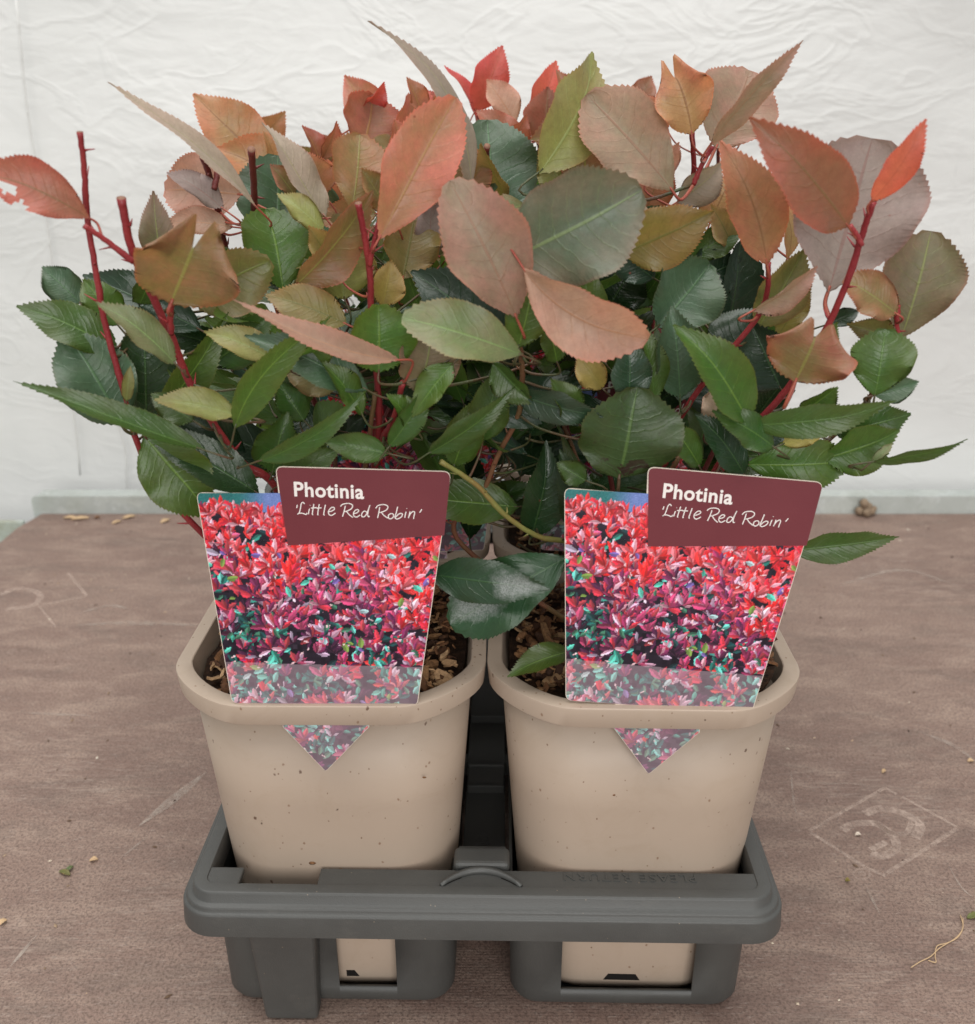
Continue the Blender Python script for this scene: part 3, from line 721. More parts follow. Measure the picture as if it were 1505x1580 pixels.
def place_tag(O, yaw, tilt, roll, label):
    yaw, tilt, roll = R(yaw), R(tilt), R(roll)
    a = Vector((math.cos(yaw), math.sin(yaw), 0)); n0 = Vector((math.sin(yaw), -math.cos(yaw), 0)); b_ = Vector((0, 0, 1))*math.cos(tilt)-n0*math.sin(tilt)
    a2 = a*math.cos(roll)+b_*math.sin(roll); b2 = -a*math.sin(roll)+b_*math.cos(roll); n = a2.cross(b2)
    e = empty('plant_tag', (0, 0, 0)); M = Matrix((a2, b2, n)).transposed().to_4x4(); M.translation = Vector(O); e.matrix_world = M
    for nm, me in TAGM:
        o = bpy.data.objects.new(nm, me); col.objects.link(o); o.parent = e
    return tag(e, label, 'plant label', 'printed tags in the pots')
place_tag((-.0655, .004, .1722), 0, 6, 0, 'printed tag with maroon header slotted in the rim of the front left pot')
place_tag((.0654, .0028, .1718), -1.65, 6.2, -2.93, 'printed tag with maroon header slotted in the rim of the front right pot')
place_tag((-.040, .140, .176), 3, 4, 1, 'maroon headed tag half hidden by leaves in the middle left pot')
place_tag((.062, .139, .176), -2, 5, -2, 'maroon headed tag hidden among leaves in the middle right pot')
place_tag((-.062, .272, .176), 2, 5, 1, 'tag behind the foliage in the far left pot')
place_tag((.066, .272, .176), -3, 5, 0, 'tag behind the foliage in the far right pot')

# ------------------------------------------------------------------ plants
PL = {}
PNAME = {'FL': 'photinia with tall cut maroon stems at its left, growing in the front left pot', 'FR': 'photinia with a wide mauve leaf on a red shoot, growing in the front right pot',
         'ML': 'photinia with blue green and salmon leaves, in the pot behind the front left one', 'MR': 'photinia with brown orange shoots behind the front right one, in the middle right pot',
         'BL': 'photinia with small salmon shoots against the sheet, in the far left pot', 'BR': 'photinia with bright red upright shoots against the sheet, in the far right pot'}
for k, (r_, c_) in {'FL': (0, 0), 'FR': (0, 1), 'ML': (1, 0), 'MR': (1, 1), 'BL': (2, 0), 'BR': (2, 1)}.items():
    c = packpt((c_-.5)*PITCHP+.0012, rows[r_], .158)
    e = empty('photinia_plant', c); tag(e, PNAME[k], 'shrub', 'young photinias in the pots')
    PL[k] = dict(root=e, c=c, skel=[], n=0)

def local(pl, V): c = PL[pl]['c']; return [(v[0]-c.x, v[1]-c.y, v[2]-c.z) for v in V]
def stem(pl, pts, d0, d1, mat, toroot=True, cut=False, wob=.00015):
    """pts: world points from the tip downwards"""
    P = [Vector(p) for p in pts]; c = PL[pl]['c']; rr = random.Random(len(PL[pl]['skel'])*13+hash(pl) % 7 if False else len(PL[pl]['skel'])*13+ord(pl[0])+ord(pl[1]))
    if toroot:
        q = Vector((c.x+rr.uniform(-.010, .010), c.y+rr.uniform(-.008, .012), c.z-.004)); last = P[-1]
        mid = last.lerp(q, .55); mid.z = max(q.z+.004, last.z*.55+q.z*.45-.012); P += [mid, q]
    Q = catmull(P, 8); n = len(Q); rad = []
    for i, p in enumerate(Q):
        t = i/(n-1); r_ = (d0+(d1-d0)*t)/2
        r_ *= 1+.14*max(0, math.cos(i*2*math.pi/13))**6
        rad.append(r_)
        if 0 < i < n-1: Q[i] = p+Vector((rr.uniform(-wob, wob), rr.uniform(-wob, wob), 0))
    Q = [Vector((p.x, max(p.y, .021), p.z)) if p.z < .262 else p for p in Q]
    b = MB(); b.tube(Q, rad, 9, cap=not cut); nf = len(b.F); mi = None; mats = [mat]
    if cut:
        b.V += []; n0 = 9; 
        b.F.append(list(range(9))[::-1]); b.F.append([len(b.V)-9+i for i in range(9)]); mi = [0]*nf+[1, 0]; mats = [mat, M_CUT]
    # leaf scars and little bud points
    nb0 = len(b.F)
    for i in range(4, n-4, 6):
        p = Q[i]; t = (Q[i+1]-Q[i-1]).normalized(); s = t.orthogonal(); s.rotate(__import__('mathutils').Quaternion(t, rr.uniform(0, 6.28)))
        k = rad[i]; tip = p+s*(k+rr.uniform(.0008, .0026))-t*rr.uniform(.001, .0035)
        b.tube([p+s*k*.5, p+s*(k*1.1)-t*.0004, tip], [k*.45, k*.38, .00012], 6)
    if mi is not None: mi += [0]*(len(b.F)-nb0)
    o = mesh_obj('stem', local(pl, b.V), b.F, mats, PL[pl]['root'], True, mi)
    PL[pl]['skel'] += [(q, rad[i]) for i, q in enumerate(Q)]
    return o

SH = {'ell': (.78, .98), 'obo': (1.0, .60), 'ova': (.55, .9), 'lan': (.85, 1.25), 'rnd': (.66, .58)}
def leaf(pl, B, T, width, mat, roll=0, bend=.1, side=0, fold=.40, shape='ell', notch=0, teeth=30, wave=1.0, twist=0, pet=None, seed=None, nrm=None, lab=None, holes=None):
    """one leaf: blade from B to T (world), real width, bend along normal, side = sideways bow, fold = keel"""
    rr = random.Random(seed if seed is not None else PL[pl]['n']*31+ord(pl[0])*7+ord(pl[1]))
    PL[pl]['n'] += 1
    ax = T-B; L = ax.length; a = ax.normalized(); mid = (B+T)/2; v = (CAM-mid).normalized() if nrm is None else nrm
    n0 = v-a*v.dot(a); n0 = n0.normalized() if n0.length > 1e-4 else a.orthogonal()
    k0 = a.cross(n0); n_ = n0*math.cos(roll)+k0*math.sin(roll); s_ = a.cross(n_)
    pa, pb = SH[shape]; tm = pa/(pa+pb); mx = tm**pa*(1-tm)**pb
    NR = teeth*2; NC = 5; V = []; UV = []; F = []
    fold *= rr.uniform(.5, 1.5); hook = rr.gauss(0, .10); curl = rr.uniform(-.05, .32); edge = rr.gauss(.1, .35); tpx = rr.uniform(.05, .10)
    ph = rr.uniform(0, 6.28); ph2 = rr.uniform(0, 6.28); wl = rr.uniform(2, 3.4)
    for j in range(NR+1):
        t = j/NR; te = min(.9985, max(.0015, t))
        wd = te**pa*(1-te)**pb/mx*width/2*(1+.05*math.sin(t*7+ph)+.03*math.sin(t*17+ph2))
        if notch and t > .55: wd = max(wd, width/2*(.92-.5*((t-.55)/.45)**2))
        tooth = (.00052 if j % 2 == 1 else -.0001)*(1 if .06 < t < .97 else 0)*min(1, L/.035)
        ctr = B+a*(L*t)+n_*(bend*L*4*t*(1-t)-curl*L*max(0, t-.6)**2*1.6)+s_*(side*L*4*t*(1-t)+hook*L*max(0, t-.55)**2)
        if t > .86 and not notch: ctr += a*(L*tpx*((t-.86)/.14)**2*.5)
        tw = twist*(t-.3)
        n2 = n_*math.cos(tw)+s_*math.sin(tw)*-1; s2 = s_*math.cos(tw)+n_*math.sin(tw)
        # tangent for slanting the bend
        for i in range(-NC, NC+1):
            q = i/NC; wq = wd*q
            if abs(i) == NC: wq += math.copysign(tooth*(rr.uniform(.5, 1.3)), q)
            fz = fold*abs(q)**1.3*wd*.9-(fold*.35*wd)-edge*wd*.5*q**4*math.sin(2.2*t+ph2)
            wv = wave*.09*wd*math.sin(wl*math.pi*t+ph+(2 if q > 0 else 0))*q*q*1.6
            wv += wave*.025*width*math.sin(17*t-abs(q)*3+ph2)*abs(q)*(1-t*.3)
            adv = a*(.0009 if (abs(i) == NC and j % 2 == 1) else 0)
            if notch:
                aq = abs(q); kq = (abs(1-2*aq)**1.5*(1 if aq < .5 else 1.15)) if notch > .4 else ((1-2*aq)**1.2 if aq < .5 else 1.7*(2*aq-1)**2)
                adv = adv-a*(L*notch*max(0, (t-.45)/.55)**2*kq)
            if t == 1 and not notch: wq = 0
            V.append(ctr+s2*wq+n2*(fz+wv)+adv); UV.append((t, q*.5+.5))
    M = 2*NC+1
    for j in range(NR):
        for i in range(2*NC):
            if holes and any((((j+.5)/NR-hu)/ru)**2+(((i+.5)/(2*NC)-hv)/rv)**2 < rr.uniform(.75, 1.2) for hu, hv, ru, rv in holes): continue
            a_ = j*M+i; F.append((a_, a_+M, a_+M+1, a_+1))
    nf = len(F)
    # petiole: leaves the blade along its axis and runs to the nearest stem
    b = MB(); d0 = (V[2*M+NC]-V[NC]).normalized(); g = Vector((0, 0, -1)); pl_ = PL[pl]; pr = max(.0005, min(.0009, width*.024))
    end = None; S = pl_['skel']
    if pet is not None: end = pet
    elif S:
        best = min(S, key=lambda q: (q[0]-(B-d0*.006)).length+max(0, q[0].z-B.z+.004)*1.5); end = best[0]
    P1 = B-d0*.0045
    if end is not None:
        D = (end-B).length
        if D > .032 and nrm is not None: end = B-d0*.012+(end-B)*.3; D = (end-B).length
        P1 = B-d0*min(.35*D, .010); P2 = end.lerp(P1, .35)+Vector((0, 0, -.08*D)); pts = catmull([B+d0*L*.05-n_*.0002, P1, P2, end], 5)
    else: pts = [B+d0*L*.05, B, P1]
    pts = [Vector((p.x, max(p.y, .0205), p.z)) if (p.z < .262 and i_ > 2) else p for i_, p in enumerate(pts)]
    b.tube(pts, [pr*(.7+.5*i/len(pts)) for i in range(len(pts))], 6)
    off = len(V); V += [Vector(p) for p in b.V]; UV += [(0, .5)]*len(b.V); F += [tuple(i+off for i in f) for f in b.F]
    redp = mat in ('salmon','red','redcopper','copper','orange','pale','pink','mauve','tan','gold','browngreen')
    o = mesh_obj('leaf', local(pl, V), F, [LM[mat], M_PETR if redp else M_PETG], PL[pl]['root'], True, [0]*nf+[1]*(len(F)-nf), UV)
    if lab: o['label'] = lab
    return o
def hl(pl, bx, by, tx, ty, wpx, mat, Y=.03, dY=0.0, roll=0, **kw):
    B = at(bx, by, Y); T = at(tx, ty, Y+dY); z = zdep((B+T)/2); W = wpx*z/FPX/max(.38, math.cos(R(roll)))
    return leaf(pl, B, T, W, mat, roll=R(roll), **kw)
def hs(pl, pts, Y0, Y1, w0, w1, mat, **kw):
    n = len(pts); P = [at(x, y, Y0+(Y1-Y0)*i/(n-1)) for i, (x, y) in enumerate(pts)]; z = zdep(P[0])
    return stem(pl, P, w0*z/FPX, w1*z/FPX, mat, **kw)

# --- the stems that show
hs('FL', [(123,203),(130,262),(134,330),(150,430),(162,500),(190,600),(214,690),(262,770)], .005, .030, 9, 13, M_STEM, cut=True)
hs('FL', [(187,305),(203,385),(232,450),(262,515),(290,585),(322,642),(372,712),(430,760)], .000, .040, 13, 15, M_STEM, cut=True)
hs('FL', [(266,462),(263,490),(264,515)], .004, .010, 9, 10, M_STEM, toroot=False)
hs('FL', [(130,348),(165,372),(206,404)], -.004, .004, 8, 10, M_STEM, toroot=False)
hs('FL', [(553,313),(562,360),(571,420),(573,480),(580,560),(585,640),(578,720)], .030, .055, 10, 13, M_STEM, cut=True)
hs('FL', [(584,345),(576,380),(571,410)], .030, .034, 7, 8, M_STEM, toroot=False)
hs('FL', [(622,590),(606,650),(585,700)], .02, .05, 9, 10, M_STEM)
hs('ML', [(313,241),(327,285),(340,340),(352,400),(390,520),(440,620)], .07, .14, 10, 12, M_STEMD, cut=True)
hs('ML', [(338,240),(335,270),(330,292)], .08, .075, 9, 9, M_STEMD, toroot=False, cut=True)
hs('ML', [(388,230),(392,290),(396,345),(420,450),(470,580)], .08, .15, 11, 12, M_STEMD, cut=True)
hs('ML', [(752,225),(749,270),(745,330),(720,460)], .11, .16, 9, 11, M_STEMD, cut=True)
hs('ML', [(470,560),(462,620),(470,700)], .10, .14, 9, 11, M_STEMD)
hs('ML', [(640,440),(646,540),(630,680)], .11, .15, 8, 11, M_STEMD)
hs('FR', [(1348,312),(1330,365),(1306,440),(1272,512),(1215,600),(1160,662),(1100,735)], .005, .045, 10, 15, M_STEM)
hs('FR', [(1312,348),(1322,362),(1330,378)], .004, .006, 8, 9, M_STEM, toroot=False)
hs('FR', [(1186,405),(1184,450),(1170,488),(1120,550),(1062,626),(1030,700)], .03, .055, 8, 12, M_STEM)
hs('FR', [(1388,522),(1384,500),(1386,470)], .03, .028, 8, 8, M_STEM, toroot=False)
hs('FR', [(1386,520),(1350,600),(1310,650),(1230,720),(1130,790)], .03, .05, 7, 10, M_STEMB)
hs('FR', [(797,440),(797,500),(806,570),(800,640),(770,700),(745,760),(705,830)], .025, .060, 9, 10, M_STEMB)
hs('FR', [(680,712),(735,748),(780,795),(832,828),(900,850)], .020, .045, 8, 10, M_STEMG)
hs('FR', [(1345,714),(1300,717),(1240,740),(1180,790)], .03, .05, 7, 9, M_STEMB)
hs('MR', [(1068,205),(1071,260),(1063,315),(1040,380),(1014,450),(1000,530)], .09, .14, 8, 13, M_STEM)
hs('MR', [(1100,225),(1083,255),(1070,285)], .09, .092, 7, 8, M_STEM, toroot=False)
hs('MR', [(1110,300),(1085,350),(1060,420),(1040,520)], .13, .15, 8, 11, M_STEMD)
hs('MR', [(860,600),(880,680),(900,740)], .10, .13, 8, 11, M_STEMD)
hs('MR', [(1225,400),(1190,480),(1130,600)], .12, .15, 8, 11, M_STEMD)
hs('BL', [(430,235),(450,330),(500,450)], .25, .31, 6, 9, M_STEMD)
hs('BL', [(522,262),(530,340),(560,450)], .21, .28, 6, 9, M_STEMD)
hs('BL', [(600,225),(590,300),(580,420)], .27, .31, 6, 9, M_STEMD)
hs('BL', [(700,180),(680,300),(640,420)], .27, .31, 6, 9, M_STEMD)
hs('BR', [(735,172),(760,300),(850,440)], .27, .31, 6, 9, M_STEMD)
hs('BR', [(830,215),(850,300),(900,420)], .27, .31, 6, 9, M_STEMD)
hs('BR', [(1110,225),(1100,320),(1040,430)], .25, .31, 6, 9, M_STEMD)
hs('BR', [(985,180),(990,300),(980,430)], .27, .31, 6, 9, M_STEMD)

hs('BL', [(492,215),(500,300),(520,420)], .20, .28, 6, 9, M_STEM)
hs('ML', [(655,150),(660,260),(650,400)], .15, .18, 6, 9, M_STEM)
hs('BR', [(880,130),(885,250),(900,400)], .22, .28, 6, 9, M_STEM)
# --- the leaves one can tell apart: base, tip, width in the picture, look, depth
# crown at the left
hl('FL', 140,338,-18,262, 78,'redcopper', .000, -.01, 15, bend=.16, shape='obo', holes=[(.80,.28,.10,.13),(.62,.05,.06,.10)], lab='torn copper red leaf at the far left', fold=.3)
hl('ML', 398,322,173,137, 24,'tan', .06, -.03, 62, bend=.10, side=-.05, shape='lan', twist=.35, fold=.5)
hl('BL', 415,262,300,150, 88,'orange', .22, 0, 15, shape='ell', bend=.1)
hl('BL', 385,232,438,173, 46,'orange', .24, 0, 20)
hl('BL', 470,300,340,225, 80,'orange', .20, 0, 25)
hl('ML', 372,300,256,290, 98,'pale', .10, 0, 10, shape='rnd', wave=1)
hl('ML', 345,322,262,266, 38,'mauve', .075, 0, 40)
hl('ML', 360,350,255,345, 40,'pale', .09, 0, 30)
hl('ML', 428,375,430,243, 132,'teal', .115, .01, 10, shape='rnd')
hl('ML', 503,335,413,188, 42,'tan', .075, 0, 58, side=-.08, bend=.06, shape='lan')
hl('BL', 520,258,488,206, 38,'copper', .21)
hl('BL', 580,196,534,119, 54,'salmon', .20, 0, 20, twist=.5)
hl('BL', 560,232,578,150, 92,'salmon', .19, .01, 15, shape='rnd', wave=1)
hl('BL', 625,232,655,138, 70,'salmon', .18, .01, 25)
hl('BL', 500,285,452,225, 50,'gold', .24)
hl('FL', 543,328,556,208, 86,'copper', .055, .01, 12, shape='obo')
hl('FL', 583,372,694,158, 106,'salmon', .026, .01, 8, shape='obo', wave=.6, bend=.08)
hl('ML', 728,292,583,36, 42,'tan', .075, -.01, 55, bend=.12, side=.09, shape='lan', twist=-.5, lab='tall curled grey pink leaf rising above the left plant')
hl('ML', 700,345,700,200, 95,'copper', .10, 0, 20)
hl('BL', 690,215,640,140, 70,'salmon', .22)
hl('BR', 735,180,690,103, 17,'red', .25, 0, 60)
hl('BR', 733,172,774,72, 52,'red', .24, 0, 20, twist=.7)
hl('BR', 796,190,752,125, 46,'pale', .22, 0, 30)
hl('BR', 812,196,858,98, 44,'red', .25, 0, 35, twist=.9)
hl('BR', 838,222,846,137, 76,'redcopper', .22, 0, 20)
hl('BR', 800,240,738,172, 50,'redcopper', .20, 0, 45)
hl('MR', 832,268,922,84, 92,'lime', .085, .02, 25, bend=.1, shape='ell', side=.03)
hl('MR', 905,290,900,190, 80,'copper', .11)
hl('ML', 762,345,752,187, 140,'teal', .115, .01, 8, shape='rnd')
hl('MR', 1040,296,912,152, 118,'pink', .085, .01, 12, shape='obo', bend=.1)
hl('BR', 978,168,1006,120, 42,'redcopper', .24)
hl('MR', 1068,207,1028,86, 86,'orange', .085, 0, 5, shape='rnd', notch=.30, side=.05)
hl('MR', 1105,228,1160,108, 124,'pink', .12, .01, 10, shape='rnd')
hl('MR', 1095,226,1238,68, 32,'pink', .075, -.01, 50, bend=.06, side=-.10, shape='lan', twist=.6)
hl('FR', 1184,408,1118,222, 82,'orange', .028, 0, 12, shape='ell', wave=1.6, side=.04)
hl('MR', 1095,345,1130,270, 66,'orange', .11)
hl('MR', 1045,312,1115,255, 52,'tan', .10, 0, 25)
hl('MR', 1188,318,1228,272, 42,'mid', .14)
hl('FR', 1310,350,1170,185, 100,'redcopper', .003, -.015, 12, shape='ell', bend=.10, lab='deep salmon red leaf in front of the big mauve one')
hl('FR', 1345,312,1427,190, 44,'red', .004, -.01, 28, shape='ell', twist=.4)
hl('FR', 1278,452,1345,220, 196,'mauve', .028, .01, 8, shape='obo', bend=.06, teeth=30, lab='largest leaf, round and mauve grey')
hl('FR', 1390,524,1437,362, 112,'browngreen', .030, 0, 12, shape='obo')
hl('FR', 1386,470,1384,383, 50,'gold', .035, 0, 20, shape='rnd')
hl('FR', 1384,484,1308,432, 62,'copper', .022, 0, 25, shape='rnd', fold=.5)
hl('FR', 1228,588,1272,494, 138,'copper', .002, -.006, 8, shape='rnd', notch=.32, lab='heart shaped copper leaf with a notched tip')
hl('FR', 1350,612,1366,512, 94,'mid', .018, 0, 10, shape='obo')
hl('FR', 1350,610,1415,590, 36,'teal', .028, 0, 15)
hl('FR', 1390,525,1312,500, 46,'olive', .04)
hl('FR', 1158,656,1378,630, 50,'mid', .012, -.01, 20, shape='lan', bend=.08)
hl('FR', 1288,668,1400,638, 66,'mid', .030, 0, 20)
hl('FR', 1272,708,1385,668, 70,'green', .022, 0, 25)
hl('FR', 1346,713,1490,686, 18,'mid', .010, -.01, 55, shape='lan', bend=.03)
hl('FR', 1346,712,1376,686, 14,'palegreen', .012)
hl('FR', 1150,716,1304,712, 80,'green', .026, -.004, 15, shape='obo', fold=.15, wave=1)
hl('FR', 1208,685,1277,658, 34,'yellow', .020)
hl('FR', 1222,850,1382,830, 46,'mid', .035, 0, 20, shape='lan', bend=.04)
hl('FR', 1156,650,1054,503, 74,'green', .010, -.006, 25, shape='ell', bend=.1)
hl('FR', 1050,614,1038,478, 78,'teal', .035, 0, 12, shape='ell')
hl('FR', 1015,505,1095,412, 104,'teal', .045, .01, 8, shape='rnd')
hl('FR', 1195,690,1105,636, 52,'mid', .012, -.006, 25)
hl('FR', 1150,735,1078,640, 50,'dark', .024, -.002, 30)
hl('FR', 1100,560,1180,480, 90,'dteal', .055)
hl('FR', 1205,600,1160,500, 90,'dteal', .05)
hl('FR', 1060,440,1140,400, 80,'dteal', .09, 0, 15)
hl('FR', 1065,400,1150,345, 44,'mid', .09)
hl('FR', 1170,505,1238,388, 72,'olive', .050, 0, 20, fold=.5)
hl('FR', 1162,480,1258,412, 34,'pink', .026, 0, 50, fold=.8)
hl('FR', 1200,520,1250,440, 40,'gold', .055)
hl('FR', 1278,500,1325,480, 26,'dteal', .05)
hl('FR', 1095,652,1108,600, 38,'dead', .028, 0, 10, wave=2, shape='rnd', lab='dry beige dead leaf tip')
hl('FR', 955,738,980,604, 156,'scar', .0205, -.003, 15, shape='rnd', bend=.12, fold=.2, teeth=30, lab='green leaf with brown chewed scars above the right tag')
hl('FR', 795,606,925,640, 48,'dteal', .018, -.006, 30)
hl('FR', 970,622,972,524, 60,'dteal', .022, 0, 20)
hl('FR', 1010,620,985,500, 34,'mid', .03, 0, 40)
hl('FR', 930,600,892,548, 44,'yellow', .030)
hl('FR', 935,562,888,480, 66,'mid', .040, 0, 20)
hl('FR', 1010,430,930,370, 60,'dteal', .06)
# centre
hl('MR', 960,392,1096,330, 92,'gold', .050, -.01, 20, shape='ell', bend=.08)
hl('FR', 792,398,985,300, 168,'greygreen', .018, -.006, 6, shape='rnd', bend=.09, teeth=32, lab='large grey green leaf at the centre of the crown')
hl('FR', 798,492,700,288, 124,'pink', .008, -.004, 10, shape='obo', bend=.10, teeth=28, lab='large brown pink leaf left of the grey green one')
hl('FR', 806,412,994,522, 96,'pale', .000, -.012, 18, shape='obo', bend=.16, side=.07, teeth=28, lab='pale salmon leaf arching down over the centre')
hl('FR', 800,536,826,416, 70,'green', .014, 0, 15, shape='rnd')
hl('FR', 806,548,630,488, 84,'palegreen', .004, -.010, 25, shape='obo', bend=.14, side=-.04)
hl('FL', 790,535,640,420, 110,'dteal', .045, 0, 12, shape='ell')
hl('FL', 650,470,605,560, 60,'teal', .050)
hl('FL', 646,606,668,515, 92,'browngreen', .022, 0, 15, shape='rnd')
hl('FL', 590,472,604,404, 50,'yellow', .055, 0, 10)
hl('ML', 455,442,572,300, 64,'copper', .035, .01, 38, shape='ell', fold=.6, bend=.1, wave=1.2)
hl('FL', 264,468,318,332, 158,'copper', .000, -.008, 8, shape='rnd', notch=.42, fold=.55, teeth=30, lab='wide folded copper leaf with two points')
hl('ML', 290,462,408,402, 96,'olive', .045, 0, 15, shape='rnd')
hl('ML', 250,420,235,300, 50,'browngreen', .06)
hl('ML', 438,452,415,322, 100,'green', .060, .01, 10, shape='obo')
hl('ML', 500,356,432,300, 38,'lime', .055, 0, 30)
hl('ML', 532,462,520,370, 88,'lime', .060, 0, 15, shape='rnd')
hl('ML', 622,430,640,332, 88,'gold', .060, .01, 10, shape='rnd')
hl('ML', 660,410,668,300, 44,'mauve', .07)
hl('FL', 618,556,370,468, 36,'pale', .008, -.015, 42, shape='lan', bend=.08, side=-.13, teeth=28, lab='long salmon leaf arching left')
hl('FL', 535,500,415,455, 66,'gold', .030, 0, 20)
hl('FL', 585,575,585,472, 104,'green', .016, 0, 12, shape='rnd')
hl('FL', 362,662,505,494, 50,'green', .006, -.004, 25, shape='lan', side=-.11, bend=.06)
hl('FL', 568,602,388,516, 62,'teal', .022, -.004, 15, shape='ell')
hl('FL', 432,560,320,510, 46,'lime', .028, -.004, 25)
hl('FL', 245,640,350,488, 52,'green', .035, 0, 20, shape='lan')
hl('FL', 330,560,420,490, 70,'mid', .045)
hl('FL', 188,655,102,508, 116,'teal', .022, 0, 10, shape='ell', teeth=28)
hl('FL', 182,540,32,470, 64,'mid', .030, -.01, 20, shape='ell')
hl('FL', 182,502,132,432, 62,'green', .040)
hl('ML', 125,468,68,414, 56,'teal', .06)
hl('ML', 312,510,130,425, 70,'dteal', .055, 0, 12)
hl('FL', 272,562,155,466, 46,'palegreen', .006, -.006, 30, shape='ell')
hl('FL', 226,642,222,485, 86,'dark', .040)
hl('FL', 316,694,32,590, 38,'mid', -.002, -.015, 35, shape='lan', bend=.05, side=-.03, teeth=34, lab='long narrow leaf reaching left below the crown')
hl('FL', 222,672,330,792, 98,'green', .014, .004, 12, shape='ell', teeth=28)
hl('FL', 400,762,222,662, 66,'dark', .022, -.004, 15, shape='ell')
hl('FL', 366,640,245,616, 46,'lime', .006, -.006, 25)
hl('FL', 398,712,562,616, 34,'mid', .010, -.006, 30, shape='lan')
hl('FL', 420,730,440,640, 70,'mid', .035)
hl('FL', 195,620,200,568, 18,'lime', .012)
hl('FL', 300,650,235,610, 46,'mid', .02)
hl('FL', 520,600,440,560, 60,'olive', .04)
hl('FL', 470,650,430,590, 50,'mid', .045)
hl('FL', 600,700,505,680, 44,'mid', .02)
hl('FL', 600,690,660,600, 40,'mid', .018, 0, 20)
hl('FL', 430,750,520,690, 50,'mid', .03)
hl('FL', 660,700,790,605, 38,'mid', .016, -.005, 30, shape='lan')
hl('FL', 700,720,735,620, 60,'green', .03)
hl('FR', 745,680,770,570, 62,'mid', .03)
hl('FR', 905,830,862,700, 60,'dark', .03, 0, 20)
hl('FR', 820,830,850,690, 64,'dark', .045, 0, 20)
hl('FR', 905,742,862,716, 40,'mid', .022)
hl('FL', 664,886,842,908, 68,'dusta', .019, -.014, 12, shape='ell', fold=.15, bend=.04, lab='low dark leaf with a white dusty patch near its tip')
hl('FR', 880,858,700,962, 108,'dustb', .022, -.010, 10, shape='obo', fold=.15, bend=.08, lab='broad low dark leaf speckled with white dust')
hl('FR', 884,1004,786,1040, 38,'green', .020, -.008, 25, shape='ell')
# behind and between
hl('BL', 640,260,690,165, 60,'orange', .22)
hl('MR', 880,300,835,235, 60,'lime', .11)
hl('MR', 995,330,1030,240, 60,'redcopper', .13)
hl('MR', 940,270,930,190, 70,'copper', .14)
hl('BR', 1150,200,1180,130, 60,'copper', .2)
hl('BR', 930,190,960,140, 40,'copper', .22)
hl('BR', 870,210,882,150, 40,'salmon', .26)
hl('MR', 1200,360,1222,300, 36,'copper', .12)
hl('MR', 935,480,985,400, 80,'dark', .10)
hl('MR', 1010,470,955,395, 80,'mid', .12)
hl('MR', 900,440,950,520, 70,'dteal', .11)
hl('BR', 1000,480,960,380, 90,'dteal', .20)
hl('BR', 930,470,900,370, 90,'teal', .22)
hl('BL', 700,460,660,350, 80,'olive', .22)
hl('BL', 560,470,600,380, 80,'mid', .22)
hl('MR', 1215,400,1200,310, 26,'orange', .10, 0, 40, side=.12)

for q in ((600,330,560,262,44,'copper',.06,25),(655,330,690,262,46,'pale',.07,30),(500,300,478,238,36,'salmon',.10,35),(620,250,612,186,44,'salmon',.15,30),(668,235,704,178,36,'salmon',.16,40),
          (495,250,470,196,26,'salmon',.19,40),(498,245,520,190,26,'redcopper',.19,35),(560,170,592,128,24,'red',.20,45),(655,180,628,122,28,'salmon',.15,40),(660,185,690,128,28,'orange',.15,35),(882,170,860,112,28,'salmon',.21,40),(886,172,905,122,24,'redcopper',.21,45),(430,262,408,205,30,'orange',.18,35),(1030,200,1002,150,26,'salmon',.2,40),(520,420,478,352,50,'gold',.05,20),(455,300,420,256,34,'copper',.12,25),(345,440,322,370,52,'mid',.05,20),(215,470,238,412,44,'mid',.05,30),(690,300,672,238,40,'copper',.13,30),
          (780,230,812,180,34,'redcopper',.18,35),(870,250,862,188,40,'redcopper',.16,25),(950,210,985,150,34,'salmon',.19,40),(1010,270,1046,222,34,'pale',.12,35),(1130,380,1098,318,40,'gold',.09,25),
          (700,560,640,640,46,'green',.02,25),(760,560,820,620,44,'mid',.02,30),(560,640,500,560,38,'green',.02,35),(860,560,840,490,44,'green',.03,25),(460,560,520,512,40,'green',.02,30),
          (1080,720,1030,650,40,'green',.022,25),(890,650,850,590,44,'mid',.02,30),(640,660,600,610,34,'green',.022,35),(1240,560,1290,500,42,'green',.035,30),(1235,640,1290,600,44,'green',.03,30)):
    pl_ = ('F' if q[6] < .06 else 'M' if q[6] < .15 else 'B')+('L' if q[0] < 750 else 'R')
    hl(pl_, q[0], q[1], q[2], q[3], q[4], q[5], q[6], -.005, q[7], fold=.6, wave=1.4)
